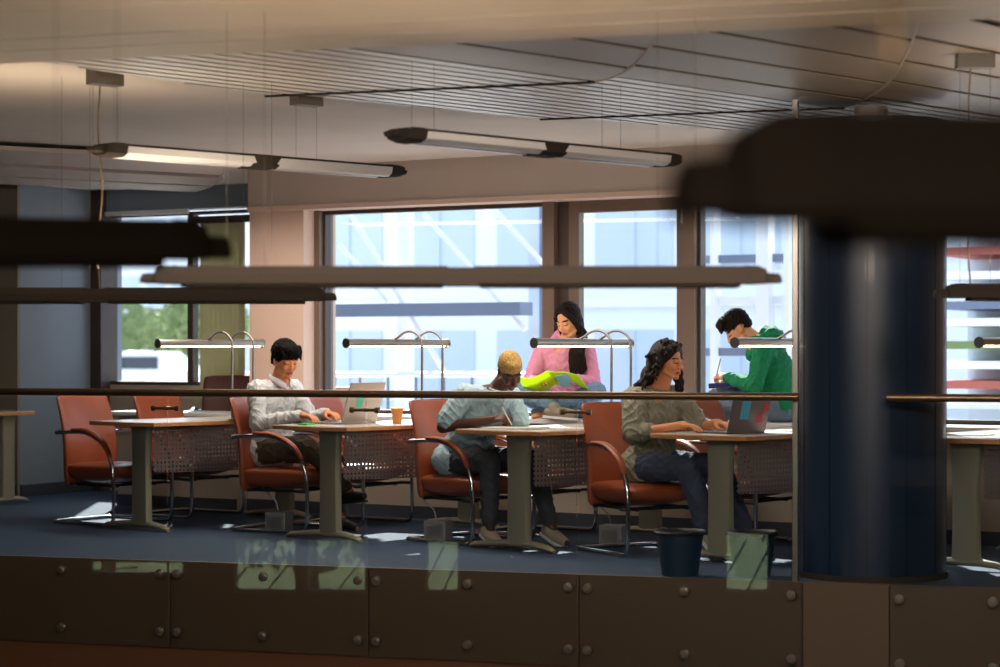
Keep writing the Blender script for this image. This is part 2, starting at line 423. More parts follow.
bm = BM(); box(bm, XR, 7, 11, 15.2, -.5, 2.75); struct('wall_end_right', bm, M['beigewall'])
# the camera's own gallery
bm = BM(); box(bm, -4, 6.9, -5.9, 1.0, -.4, -.1); struct('floor_near', bm, M['floor'])
# ------------------------------------------------------------------ gallery edge: fascia, glass, rail
def frame_at(u):
    x, y = on_line(u); return V((x, y, 0))
ang = math.atan(.229)
def edge_M(p): return Matrix.Translation(p) @ Matrix.Rotation(ang, 4, 'Z')
def seg(u0, u1):
    a, b = frame_at(u0), frame_at(u1); return a, (b-a).length
joints = [-70, 172, 370, 580, 803, 890, 1100]
for i, (u0, u1) in enumerate(zip(joints[:-1], joints[1:])):
    a, L = seg(u0, u1)
    bm = BM(); box(bm, .003, L-.003, -.022, -.002, -.50, .0, edge_M(a))
    struct(f'trim_{20+i}', bm, M['fascia'], bevel=.003)
a, L = seg(-90, 1120)
bm = BM(); box(bm, 0, L, -.01, .10, -.72, -.50, edge_M(a)); struct('trim_30', bm, M['fascia2'])
bm = BM(); box(bm, 0, L, -.026, .004, -.004, .006, edge_M(a)); struct('trim_31', bm, M['fascia'])
names = ['clear glass balustrade panel at the far end nearest the dark brown window post', 'clear glass balustrade panel in front of the man with the open laptop and paper cup',
         'clear glass balustrade panel in front of the man writing in the pale blue shirt', 'clear glass balustrade panel before the two bins, ending at the blue column', 'clear glass balustrade panel across the right side of the blue column']
pans = [(0, 1), (1, 2), (2, 3), (3, 4), (5, 6)]
for (i, j), lab in zip(pans, names):
    a, L = seg(joints[i], joints[j])
    t_ = thing('glass_panel', lab, 'glass panel', a, ang)
    bm = BM(); box(bm, .006, L-.006, -.052, -.040, -.49, .955); obj('glass_sheet', bm, M['railglass'], t_)
    xs = [.055, L/2-.02 if i else L*.57, L-.055] if i != 5 else [.055, L/2]
    for x in xs:
        for z in (-.065, -.405):
            bm = BM(); cyl(bm, (x, -.062, z), (x, -.021, z), .026, n=18); cyl(bm, (x, -.072, z), (x, -.062, z), .017, n=14)
            obj('stud', bm, M['stud'], t_, smooth=True, bevel=.003)
rails = [(-80, 800, 'long bronze handrail in front of the desks, ending at the blue column'), (888, 1110, 'short bronze handrail starting in front of the right side of the blue column')]
for u0, u1, lab in rails:
    a, L = seg(u0, u1); t_ = thing('handrail', lab, 'handrail', a, ang)
    bm = BM(); cyl(bm, (0, -.046, .99), (L, -.046, .99), .0215, n=20); obj('rail_tube', bm, M['brass'], t_, smooth=True)
    for uj in joints[1:4]:
        if u0 < uj < u1:
            xx = (frame_at(uj)-a).length
            bm = BM(); cyl(bm, (xx-.075, -.085, .90), (xx+.075, -.085, .90), .009, n=10)
            for s in (-.075, .075): cyl(bm, (xx+s-.012, -.085, .90), (xx+s+.012, -.085, .90), .017, n=14)
            cyl(bm, (xx, -.085, .90), (xx, -.03, .90), .012, n=10); obj('glass_clamp', bm, M['brass'], t_, smooth=True)
# slim steel post beside the column
p = frame_at(795); bm = BM(); box(bm, -.016, .016, -.02, .02, 0, 2.6, edge_M(p+V((0, 0, 0))))
bm.free(); bm = BM(); box(bm, -.016, .016, -.0, .04, 0, 2.58)
sp = obj('steel_post', bm, M['steel'], bevel=.004); sp.location = p; sp.rotation_euler = (0, 0, ang); tag(sp, 'slim full-height steel post standing just beside the blue column', 'post')
# column
cx, cy = (lambda d, r: (r*CC-d*SS, r*SS+d*CC))(11.56, (871-500)/F*11.56)
M['colgroove'] = mat('dark column joint', (14, 26, 44), .4)
bm = BM(); lathe(bm, [(.405, 0), (.405, 2.49)], 72)
c_ = obj('round_column', bm, M['column'], smooth=True); c_.location = (cx, cy+.0, .0); tag(c_, 'thick round dark blue lacquered column at the gallery edge', 'column')
bm = BM(); lathe(bm, [(.09, 2.49), (.09, 2.58)], 32); obj('column_neck', bm, M['beam'], c_, smooth=True, label='slim pale neck above the lacquered cladding')
bm = BM(); lathe(bm, [(.415, 0), (.415, .03)], 72); obj('base_ring', bm, M['lumdark'], c_, smooth=True)
bm = BM()
for k in range(12):
    a_ = 2*PI*k/12+.3; box(bm, .404, .4075, -.003, .003, .03, 2.49, Matrix.Rotation(a_, 4, 'Z'))
obj('panel_joint', bm, M['colgroove'], c_)

# ------------------------------------------------------------------ bins
def bin_(u, v, lab):
    d = 1.25*F/(v-HZ); r_ = (u-500)/F*d; x, y = r_*CC-d*SS, r_*SS+d*CC
    t_ = thing('waste_bin', lab, 'bin', (x, y, 0)); t_.scale = (1, 1, .87)
    bm = BM(); lathe(bm, [(.10, 0), (.128, .25), (.131, .25), (.131, .262), (.121, .262), (.116, .25), (.095, .012)], 32); obj('bin_body', bm, M['bin'], t_, smooth=True)
    bm = BM(); lathe(bm, [(.124, .255), (.142, .258), (.145, .272), (.138, .284), (.128, .276), (.122, .262), (.121, .256)], 32)
    o = obj('liner_rim', bm, M['black'], t_, smooth=True, label='black bin liner folded over the rim')
    for vv in o.data.vertices: vv.co.z += .006*noise.noise(vv.co*40); vv.co.xy *= 1+.04*noise.noise(vv.co*30)
bin_(680, 575, 'navy waste bin with black liner below the curly-haired woman')
bin_(752, 576, 'navy waste bin with black liner closest to the blue column')

# ------------------------------------------------------------------ desks
DA = R(-11)
def make_desk():
    t_ = thing('study_desk', 'x', 'desk')
    # outline with bowed short ends and a slightly waisted long side
    pts = []
    for k in range(9):
        s = k/8; pts.append((-.43+.68*s, -.02-.075*math.sin(PI*(.15+.75*s))))
    pts += [(.262, .3), (.265, .75), (.262, 1.2)]
    for k in range(9):
        s = 1-k/8; pts.append((-.43+.68*s, 1.46+.05*math.sin(PI*(.15+.75*s))))
    pts += [(-.43, 1.2), (-.43, .75), (-.43, .3)]
    bm = BM(); prism(bm, pts, .716, .742); obj('desk_top', bm, M['wood'], t_, bevel=.003)
    bm = BM(); prism(bm, [(p[0]*.985-.001, .72+(p[1]-.72)*.993) for p in pts], .742, .7445); obj('laminate', bm, M['desktop'], t_, label='pale laminate writing surface')
    for y in (.06, 1.40):
        bm = BM(); rings = []
        for z, w in ((.035, .092), (.2, .086), (.45, .082), (.66, .090), (.716, .1)):
            rings.append([V((a*w, y+b*.034, z)) for a, b in ((-1, -.2), (-.85, -.8), (-.5, -1), (.5, -1), (.85, -.8), (1, -.2), (1, .2), (.85, .8), (.5, 1), (-.5, 1), (-.85, .8), (-1, .2))])
        loft(bm, rings); obj('leg', bm, M['legmetal'], t_, smooth=True)
        bm = BM(); rings = []
        for x, z, w, h in ((-.40, .012, .02, .012), (-.37, .022, .028, .018), (-.25, .034, .032, .02), (-.08, .045, .036, .024), (.08, .045, .036, .024), (.18, .036, .032, .02), (.25, .024, .028, .018), (.28, .012, .02, .012)):
            rings.append([V((x, y+w*math.cos(a), z+h*math.sin(a))) for a in (2*PI*k/10 for k in range(10))])
        loft(bm, rings); obj('foot', bm, M['chrome'] if False else M['legmetal'], t_, smooth=True)
    # curved perforated modesty panel
    bm = BM(); rs = []
    for k in range(13):
        s = k/12; y = .07+1.32*s; x = .105+.06*math.sin(PI*s); zb = .40-.012*math.sin(PI*s)
        rs.append([V((x, y, zb)), V((x, y, .705)), V((x+.004, y, .705)), V((x+.004, y, zb))])
    loft(bm, rs); obj('modesty_panel', bm, M['perf'], t_, smooth=True)
    bm = BM(); box(bm, -.05, .1, .08, 1.38, .69, .716); obj('support_beam', bm, M['legmetal'], t_)
    return t_
def make_lamp():
    t_ = thing('desk_lamp', 'x', 'lamp')
    zb = .538  # bar centre above the desk top
    bm = BM(); rings = []
    for y in (0, .96):
        rings.append([V((.029*math.cos(a), y, zb+.029*math.sin(a))) for a in (R(-35+250*k/12) for k in range(13))]); rings[-1] = [V((-.0, y, zb+.0))*0+q for q in rings[-1]]
    loft(bm, rings); obj('lamp_housing', bm, M['lampmetal'], t_, smooth=True)
    for y in (-.012, .96):
        bm = BM(); cyl(bm, (0, y, zb-.001), (0, y+.012, zb-.001), .033, n=24); obj('end_cap', bm, M['lampmetal'], t_, smooth=True)
    bm = BM(); cyl(bm, (0, .02, zb-.014), (0, .94, zb-.014), .0125, n=12); obj('fluorescent_tube', bm, M['lit'], t_, smooth=True)
    for y in (.45, .65):
        bm = BM(); pts = [(.25, y, 0), (.25, y, .25), (.25, y, zb-.02), (.235, y, zb+.03), (.19, y, zb+.066), (.135, y, zb+.078), (.08, y, zb+.066), (.035, y, zb+.04), (.0, y, zb+.026)]
        tube(bm, smooth_path(pts, 5), .0085, 10); obj('lamp_arm', bm, M['lampmetal'], t_, smooth=True)
        bm = BM(); lathe(bm, [(.032, 0), (.032, .008), (.012, .014)], 20, (.25, y, 0)); obj('base_plate', bm, M['lampmetal'], t_, smooth=True)
    return t_
desk_u = [135, 324, 513, 715, 962]
desk_lab = ['beech-topped desk nobody sits at, beside the bluish wall', 'beech-topped desk with the open silver laptop and paper cup', 'beech-topped desk with open papers where the man writes', 'beech-topped desk with the stickered laptop above the two bins', 'beech-topped desk just behind and right of the blue column']
lamp_lab = ['grey tubular lamp with two arched stems on the empty desk by the blind', 'grey tubular lamp with two arched stems above the silver laptop and cup', 'grey tubular lamp with two arched stems in front of the woman in pink', 'grey tubular lamp with two arched stems in front of the green hoodie', 'grey tubular lamp seen right of the blue column']
dk = make_desk(); lp = make_lamp(); DESK = []
for i, (u, a, b) in enumerate(zip(desk_u, desk_lab, lamp_lab)):
    Y = 11.52 if i == 4 else 11.2; x = X_at(u, Y); o = dk if i == 0 else dup(dk); o.location = (x, Y, 0); o.rotation_euler = (0, 0, DA); o['label'] = a; o['group'] = 'desks in a row along the windows'
    if i == 4: o.scale = (1, .84, 1)
    Mx = Matrix.Translation((x, Y, 0)) @ Matrix.Rotation(DA, 4, 'Z'); DESK.append(Mx)
    l = lp if i == 0 else dup(lp); q = Mx @ V((0, .21, .7445)); l.location = q; l.rotation_euler = (0, 0, DA); l['label'] = b; l['group'] = 'tubular desk lamps'
# desk in front of the far left wall, turned a quarter
o = dup(dk, label='desk cut by the picture edge, in front of the beige far wall', group='desks in a row along the windows')
o.location = (X_at(12, 12.55), 12.55, 0); o.rotation_euler = (0, 0, R(88)); o.scale = (.85, 1, 1)

# ------------------------------------------------------------------ chairs
def make_chair():
    t_ = thing('cantilever_chair', 'x', 'chair')
    r_ = .0138
    def side(s): return [(-.30, s, .645), (-.15, s, .655), (0, s, .65), (.12, s, .61), (.21, s, .54), (.262, s, .44), (.28, s, .33), (.283, s, .2), (.283, s, .10), (.275, s, .045), (.24, s, .0145), (.1, s, .0135), (-.15, s, .0135), (-.30, s, .0135)]
    for s in (-.285, .285):
        bm = BM(); tube(bm, smooth_path(side(s), 4), r_, 10); obj('tube_frame', bm, M['chrome'], t_, smooth=True)
        # leather pad over the arm
        bm = BM(); cen = smooth_path([(-.13, s, .672), (0, s, .668), (.10, s, .635), (.19, s, .575), (.245, s, .49)], 5); rings = []
        for i, p in enumerate(cen):
            tt = (cen[min(i+1, len(cen)-1)]-cen[max(i-1, 0)]).normalized(); nrm = V((-tt.z, 0, tt.x)); sc = .55+.45*math.sin(PI*min(1, max(0, (i+1)/(len(cen)+1))))**.5
            rings.append([p+V((0, 1, 0))*(.028*sc*math.cos(a))+nrm*(.016*sc*math.sin(a)) for a in (2*PI*k/12 for k in range(12))])
        loft(bm, rings); obj('armrest_pad', bm, M['leather'], t_, smooth='all')
    bm = BM(); tube(bm, smooth_path([(-.29, -.285, .0135), (-.325, -.25, .0135), (-.33, 0, .0135), (-.325, .25, .0135), (-.29, .285, .0135)], 5), r_, 10); obj('base_tube', bm, M['chrome'], t_, smooth=True)
    bm = BM(); tube(bm, [(.2, -.285, .285), (.2, .285, .285)], .011, 8); tube(bm, [(-.2, -.24, .28), (-.2, .24, .28)], .011, 8); box(bm, -.22, .22, -.19, -.17, .27, .29); box(bm, -.22, .22, .17, .19, .27, .29)
    for s in (-.285, .285): tube(bm, [(.2, s, .285), (.283, s, .285)], .011, 8)
    obj('seat_frame', bm, M['black'], t_)
    # seat cushion
    bm = BM(); rings = []
    prof = [(-.26, .04, .425), (-.24, .07, .43), (-.1, .074, .432), (.08, .072, .432), (.2, .062, .43), (.262, .045, .418), (.285, .014, .395)]
    for x, h, zt in prof:
        w = .245
        rings.append([V((x, w*(1 if a < 0 else 1)*q, z)) for q, z in ((-1, zt-h*.8), (-1, zt-h*.3), (-.93, zt-.008), (-.6, zt+.002), (0, zt+.0), (.6, zt+.002), (.93, zt-.008), (1, zt-h*.3), (1, zt-h*.8), (.9, zt-h*1.8), (0, zt-h*2), (-.9, zt-h*1.8))] if False else
                     [V((x, w*q, z)) for q, z in ((-1, zt-h*.9), (-1, zt-h*.35), (-.93, zt-.008), (-.6, zt+.002), (0, zt), (.6, zt+.002), (.93, zt-.008), (1, zt-h*.35), (1, zt-h*.9), (.9, zt-h*1.85), (0, zt-h*2), (-.9, zt-h*1.85))])
    loft(bm, rings); o = obj('seat', bm, M['leather'], t_, smooth='all')
    md = o.modifiers.new('sub', 'SUBSURF'); md.levels = md.render_levels = 1
    # backrest: curved slab from below the seat to the top
    bm = BM(); rings = []
    for z, x, th, w in ((.265, -.25, .03, .235), (.29, -.255, .05, .25), (.40, -.262, .056, .255), (.55, -.280, .050, .255), (.70, -.308, .042, .255), (.82, -.345, .036, .252), (.895, -.375, .03, .248), (.915, -.385, .02, .238)):
        ring = []
        for k in range(9):
            q = -1+2*k/8; ring.append(V((x+th/2+.03*q*q*(1 if z > .4 else .2), w*q, z)))
        for k in range(9):
            q = 1-2*k/8; ring.append(V((x-th/2+.03*q*q*(1 if z > .4 else .2), w*q, z)))
        rings.append(ring)
    loft(bm, rings); o = obj('backrest', bm, M['leather'], t_, smooth='all')
    md = o.modifiers.new('sub', 'SUBSURF'); md.levels = md.render_levels = 1
    md = o.modifiers.new('bev', 'BEVEL'); md.width = .004; md.segments = 1; md.limit_method = 'ANGLE'; md.angle_limit = R(50)
    for s in (-1, 1):
        bm = BM(); tube(bm, [(-.285, s*.252, .655), (-.30, s*.285, .648)], .012, 8); obj('arm_bracket', bm, M['chrome'], t_)
    return t_
ch = make_chair()
# (front x - .283) centre, y, rotation, label
near = [(-9.90, 11.64, R(-6), 'empty cognac leather chair drawn up to the unused desk beside the bluish wall'),
        (-8.47, 11.80, R(6), 'cognac leather chair the man with the open laptop sits on'),
        (-6.96, 11.70, R(-14), 'cognac leather chair the man writing in pale blue sits on'),
        (-5.67, 11.58, R(-32), 'cognac leather chair the curly-haired woman sits on')]
farc = [(-9.87, 12.45, R(-4), 'cognac leather chair at the window end of the unused desk'),
        (-8.37, 12.45, R(-4), 'cognac leather chair behind the open silver laptop, at the window end of the desk'),
        (-6.88, 12.43, R(-4), 'cognac leather chair at the window end, behind the writing man'),
        (-5.38, 12.43, R(-10), 'cognac leather chair at the window end, behind the curly-haired woman')]
CH = []
for i, (x, y, rz, lab) in enumerate(near+farc):
    o = ch if i == 0 else dup(ch); o.location = (x, y, 0); o.rotation_euler = (0, 0, rz); o['label'] = lab; o['group'] = 'cognac leather chairs at the desks'; CH.append(o)
p = (X_at(228, 13.7), 13.7)
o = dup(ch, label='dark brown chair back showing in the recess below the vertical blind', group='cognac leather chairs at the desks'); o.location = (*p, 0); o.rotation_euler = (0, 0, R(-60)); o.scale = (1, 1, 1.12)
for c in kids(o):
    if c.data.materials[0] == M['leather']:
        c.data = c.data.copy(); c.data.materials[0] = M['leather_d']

# ------------------------------------------------------------------ things on and under the desks
def desk_pt(i, lx, ly, z=.7445): return DESK[i] @ V((lx, ly, z))
def laptop(name, label, loc, rz, m, tilt, w=.33, dpt=.23, stickers=()):
    t_ = thing('laptop', label, 'laptop', loc, rz)
    bm = BM(); box(bm, -dpt/2, dpt/2, -w/2, w/2, 0, .014); obj('keyboard_base', bm, m, t_, bevel=.004)
    bm = BM()
    for a in range(5):
        for b in range(12): box(bm, -.075+a*.022, -.057+a*.022, -.14+b*.0235, -.121+b*.0235, .014, .0155)
    obj('keys', bm, M['black'], t_)
    ld = bpy.data.objects.new('lid', None); 
    Mx = Matrix.Translation((dpt/2, 0, .014)) @ Matrix.Rotation(R(tilt), 4, 'Y')
    bm = BM(); box(bm, -.003, .004, -w/2, w/2, 0, dpt, Mx); lid = obj('screen_lid', bm, m, t_, bevel=.002)
    bm = BM(); box(bm, -.0042, -.0032, -w/2+.012, w/2-.012, .012, dpt-.01, Mx); obj('display', bm, M['screen'], lid)
    for (ys, zs, ww, hh, mm, rr) in stickers:
        Ms = Mx @ Matrix.Translation((.0045, ys, zs)) @ Matrix.Rotation(R(rr), 4, 'X'); bm = BM(); box(bm, 0, .0008, -ww/2, ww/2, -hh/2, hh/2, Ms); obj('sticker', bm, mm, lid)
    return t_
q = desk_pt(1, -.25, .42); laptop('l', 'open silver laptop in front of the man in the white shirt', q, DA+R(6), M['lapgrey'], 17, w=.37, dpt=.275, stickers=[(-.05, .15, .07, .09, M['teal'], 0)])
q = desk_pt(3, -.09, .30); laptop('l', 'open dark grey laptop with blue and red stickers', q, DA+R(-8), M['lapdark'], 14, stickers=[(-.045, .13, .075, .11, M['cyan'], 0), (.09, .08, .05, .06, M['red'], 10), (.13, .145, .04, .05, M['red'], 0)])
q = desk_pt(1, .06, .62)
t_ = thing('paper_cup', 'kraft paper coffee cup on the desk behind the silver laptop', 'cup', q)
bm = BM(); lathe(bm, [(.029, 0), (.04, .095), (.042, .098), (.038, .098), (.034, .09), (.027, .006)], 24); obj('cup_body', bm, M['cup'], t_, smooth=True)
bm = BM(); lathe(bm, [(.0435, .094), (.0435, .104), (.036, .108), (.01, .107)], 24); obj('cup_lid', bm, M['cup'], t_, smooth=True)
def sheet(name, label, cat, loc, rz, w, h, th, m, curl=0., group=None):
    bm = BM(); n = 8; rings = []
    for k in range(n+1):
        s = k/n; x = (s-.5)*w; z = th+curl*(abs(s-.5)*2)**2*(1 if s > .5 else .4)
        rings.append([V((x, -h/2, z-th)), V((x, h/2, z-th)), V((x, h/2, z)), V((x, -h/2, z))])
    loft(bm, rings); o = obj(name, bm, m, smooth=True); o.location = loc; o.rotation_euler = (0, 0, rz); return tag(o, label, cat, group)
sheet('notebook', 'open white notebook the man in pale blue writes in', 'notebook', desk_pt(2, -.12, .16), DA+R(6), .36, .24, .010, M['paper'], .006)
sheet('paper_sheet', 'loose white paper sheets beside the open notebook', 'paper', desk_pt(2, .12, .46), DA+R(-14), .21, .297, .004, M['paper'])
M['green'] = mat('green pad', (90, 200, 90), .6)
sheet('notepad', 'small green pad beside the hands of the man with the laptop', 'notepad', desk_pt(1, -.22, .05), DA, .09, .07, .012, M['green'])
sheet('paper_sheet', 'white papers lying behind the stickered laptop', 'paper', desk_pt(3, .12, .85), DA+R(20), .3, .21, .006, M['paper'])
sheet('paper_sheet', 'white papers lying on the desk next to the blue column', 'paper', desk_pt(4, -.18, .35), DA+R(10), .3, .21, .006, M['paper'])
for u, v, lab in ((279, 531, 'small grey floor socket box beneath the man with the silver laptop'), (438, 541, 'small grey floor socket box beside the writing man\'s chair'), (613, 546, 'small grey floor socket box beside the curly-haired woman\'s chair')):
    d = 1.25*F/(v-HZ); r_ = (u-500)/F*d
    t_ = thing('floor_socket_box', lab, 'socket box', (r_*CC-d*SS, r_*SS+d*CC, 0), R(12), 'grey floor socket boxes')
    bm = BM(); box(bm, -.075, .075, -.07, .07, 0, .135); obj('box_housing', bm, M['socket'], t_, bevel=.006)
    bm = BM(); box(bm, -.05, .05, -.074, -.07, .03, .105); obj('socket_plate', bm, M['steel'], t_, bevel=.002)
    bm = BM(); tube(bm, smooth_path([(-.03, .05, .13), (-.05, .05, .2), (-.12, .02, .28), (-.14, .0, .36)], 5), .005, 8); obj('power_cord', bm, M['socket'], t_, smooth=True)

# ------------------------------------------------------------------ pendant luminaires
def make_luminaire(L=2.3):
    t_ = thing('pendant_luminaire', 'x', 'ceiling lamp')
    prof = [(-.085, 0), (-.08, .034), (-.045, .066), (.045, .066), (.08, .034), (.085, 0)]
    for s in (-1, 1):
        a, b = (s*.05, s*(L/2-.10)); a, b = min(a, b), max(a, b)
        bm = BM(); loft(bm, [[V((x, y, z)) for y, z in prof] for x in (a, b)]); obj('lamp_housing', bm, M['lumdark'], t_, smooth=True)
        for yy in (-.044, .044):
            bm = BM(); pr = [(yy-.034, .0), (yy-.022, .014), (yy+.022, .014), (yy+.034, 0), (yy+.030, -.004), (yy, .004), (yy-.030, -.004)]
            loft(bm, [[V((x, y, z-.010)) for y, z in pr] for x in (a+.02, b-.02)]); obj('reflector', bm, M['lumdark'], t_)
        bm = BM(); xe = s*(L/2-.10); rings = []
        for dx, k in ((0, 1.04), (.05, 1.0), (.08, .8), (.085, .58), (.13, .54), (.14, .3)):
            rings.append([V((xe+s*dx, y*k, -.006+(z+.006)*k+(1-k)*.012)) for y, z in prof])
        loft(bm, rings); obj('end_cap', bm, M['lumdark'], t_, smooth=True)
    bm = BM(); loft(bm, [[V((x, y*1.05, z*1.05-.008)) for y, z in prof] for x in (-.07, .07)]); obj('centre_joint', bm, M['lumdark'], t_, smooth=True)
    return t_
def make_louvre_luminaire(L=2.0):
    t_ = thing('pendant_luminaire', 'x', 'ceiling lamp')
    for s in (-1, 1):
        a, b = sorted((s*.05, s*(L/2-.14)))
        bm = BM(); pr = [(-.10, .022), (-.09, .032), (.09, .032), (.10, .022)]
        loft(bm, [[V((x, y, z)) for y, z in pr] for x in (a, b)]); obj('lamp_housing', bm, M['lumdark'], t_)
        for q in (-1, 1):
            bm = BM(); pr = [(q*.096, .020), (q*.090, -.012), (q*.060, -.030), (q*.030, -.030), (q*.008, .012), (q*.012, .020)]
            loft(bm, [[V((x, y, z)) for y, z in pr] for x in (a+.004, b-.004)]); obj('reflector', bm, M['lumsilver'], t_, smooth=True)
        bm = BM(); box(bm, a, b, -.008, .008, -.026, .022); obj('spine', bm, M['lumdark'], t_)
        bm = BM(); xe = s*(L/2-.14); rings = []
        for dx, k in ((-.0, 1.03), (.06, 1.0), (.10, .8), (.105, .45), (.15, .4), (.16, .2)):
            rings.append([V((xe+s*dx, y*k, z*k+.004)) for y, z in ((-.10, .024), (-.06, .034), (.06, .034), (.10, .024), (.085, -.020), (.05, -.034), (-.05, -.034), (-.085, -.020))])
        loft(bm, rings); obj('end_cap', bm, M['lumdark'], t_, smooth=True)
    bm = BM(); rings = [[V((x, y*k, z)) for y, z in ((-.10, .024), (-.06, .036), (.06, .036), (.10, .024), (.085, -.020), (.05, -.036), (-.05, -.036), (-.085, -.020))] for x, k in ((-.085, .98), (-.06, 1.04), (.06, 1.04), (.085, .98))]
    loft(bm, rings); obj('centre_joint', bm, M['lumdark'], t_, smooth=True)
    return t_
lum2 = make_louvre_luminaire(); first2 = [True]
lum = make_luminaire(); first = [True]
def place_lum(a, b, z, label, drops, top=ZP, canopy=True, cable=None, louvre=False):
    """a, b plan points of the two ends; drops = distances from the middle where wires hang"""
    a, b = V(a), V(b); m = (a+b)/2; d = b-a; rz = math.atan2(d.y, d.x); L = d.length
    if louvre: o = lum2 if first2[0] else dup(lum2); first2[0] = False
    else: o = lum if first[0] else dup(lum); first[0] = False
    o.location = (m.x, m.y, z); o.rotation_euler = (0, 0, rz); o['label'] = label; o['group'] = 'long pendant luminaires'; o['category'] = 'ceiling lamp'
    H = top-z
    todo.append((o, drops, H, canopy, cable)); return o
todo = []
z2 = 2.22
def pu(u, v, z): return on_plane(u, v, z)
place_lum(pu(97, 150, z2), pu(398, 173, z2), z2, 'pendant luminaire below the plaster ceiling, above the empty chair and blind', [-.93, .33], louvre=True)
place_lum(pu(394, 135, z2), pu(673, 162, z2), z2, 'pendant luminaire below the plaster ceiling, close to the window head beam', [-.8, .5], ZP, False, louvre=True)
def far_pt(u, d):
    r_ = (u-500)/F*d; return (r_*CC-d*SS, r_*SS+d*CC)
def zz(v, d): return CZ+(HZ-v)*d/F
place_lum(far_pt(148, 7.8), far_pt(774, 7.8), zz(284, 7.8)-.0, 'pendant luminaire crossing the middle of the view in front of all windows', [-.8, .8], ZN, False)
place_lum(far_pt(-140, 10.4), far_pt(332, 10.4), zz(301, 10.4), 'pendant luminaire ending in front of the narrow window by the rose pillar', [-.10, .8], ZP, False, .02)
place_lum(far_pt(943, 9.7), far_pt(1440, 9.7), zz(298, 9.7), 'pendant luminaire in front of the window right of the blue column', [-1.0, .1], ZP, True, -1.02)
o = place_lum(far_pt(-880, 4.55), far_pt(238, 5.0), zz(258, 4.9), 'large blurred pendant luminaire nearest the beige far wall', [.35, .85], ZN, False, .6); o.scale = (1, 1.15, 1.4)
big = place_lum(far_pt(690, 2.0), far_pt(2900, 2.2), zz(222, 2.0), 'very large blurred dark luminaire overlapping the top of the blue column', [-.9, .3], ZN, False, -.97); big.scale = (1, 1.15, 1.6)
up_fills = []
for o, drops, H, canopy, cable in todo:
    for dx in drops:
        for s in (-.07, .07):
            bm = BM(); cyl(bm, (dx+s, 0, .04), (dx+s, 0, H), .0009, n=6); obj('suspension_wire', bm, M['wire'], o)
        if canopy:
            bm = BM(); box(bm, dx-.085, dx+.085, -.04, .04, H-.06, H+.028); obj('canopy', bm, M['canopy'], o, bevel=.002)
    if o.location.z < 2:
        up_fills.append((o.location.copy(), o.rotation_euler.z, o.scale.z))
    if cable is not None:
        bm = BM(); tube(bm, smooth_path([(cable, .0, .04), (cable-.012, .0, H*.25), (cable+.012, .0, H*.5), (cable-.01, 0, H*.75), (cable, 0, H-.05)], 6), .004, 8); obj('power_cable', bm, M['cable'], o, smooth=True)
# ------------------------------------------------------------------ outside
M['facade'] = mat('pale concrete facade', (232, 234, 238), .7, noise_amt=.05, noise_scale=.6)
M['facade_b'] = mat('blue grey facade glazing', (192, 204, 220), .4)
M['facade_c'] = mat('slate steel', (110, 122, 146), .5)
M['white'] = mat('white painted steel', (236, 238, 242), .4)
M['ground_out'] = mat('pale paving', (206, 204, 200), .8)
M['leaf'] = mat('green foliage', (126, 142, 92), .7, noise_amt=.35, noise_scale=3)
M['trunk'] = mat('bark', (90, 72, 56), .9)
M['carw'] = mat('white car paint', (226, 228, 232), .25, coat=.5)
M['cargl'] = mat('car glass', (50, 60, 72), .15)
GZ = -.3
bm = BM(); box(bm, -140, 60, 15.2, 160, GZ-.2, GZ); struct('ground', bm, M['ground_out'])
bm = BM(); box(bm, -60, 40, -40, -6.3, -4.4, -4.2); struct('ground_garden', bm, M['leaf'])
def wall_building(name, label, x0, x1, Y, z0, z1, m, mw, nx, nz, grp=None):
    """building face turned to us with rows of window parts"""
    t_ = thing(name, label, 'building', ((x0+x1)/2, Y, z0)); w = x1-x0; h = z1-z0
    bm = BM(); box(bm, -w/2, w/2, 0, 6, 0, h); obj('wall', bm, m, t_)
    for i in range(nx):
        for k in range(nz):
            xa = -w/2+w*(i+.12)/nx; xb = -w/2+w*(i+.88)/nx; za = h*(k+.22)/nz; zb_ = h*(k+.8)/nz
            bm = BM(); box(bm, xa, xb, -.03, .0, za, zb_); box(bm, (xa+xb)/2-.04, (xa+xb)/2+.04, -.06, -.03, za, zb_); obj('window', bm, mw, t_)
    for k in range(1, nz):
        bm = BM(); box(bm, -w/2, w/2, -.12, 0, h*k/nz-.08, h*k/nz+.08); obj('cornice', bm, M['white'], t_)
    return t_
wall_building('office_building', 'pale office block outside, filling the large left window', X_at(306, 32), -11.0, 32, GZ, 9, M['facade'], M['facade_b'], 6, 4)
wall_building('office_building', 'bluish office block outside, behind the window with the frame hinge', -10.8, 2, 40, GZ, 12, mat('pale blue facade', (224, 230, 238), .6), M['facade_b'], 5, 6)
wall_building('office_building', 'large pale building far outside, seen through the recess window', X_at(70, 110), X_at(330, 110), 110, GZ, 14, M['facade'], M['facade_b'], 10, 4)
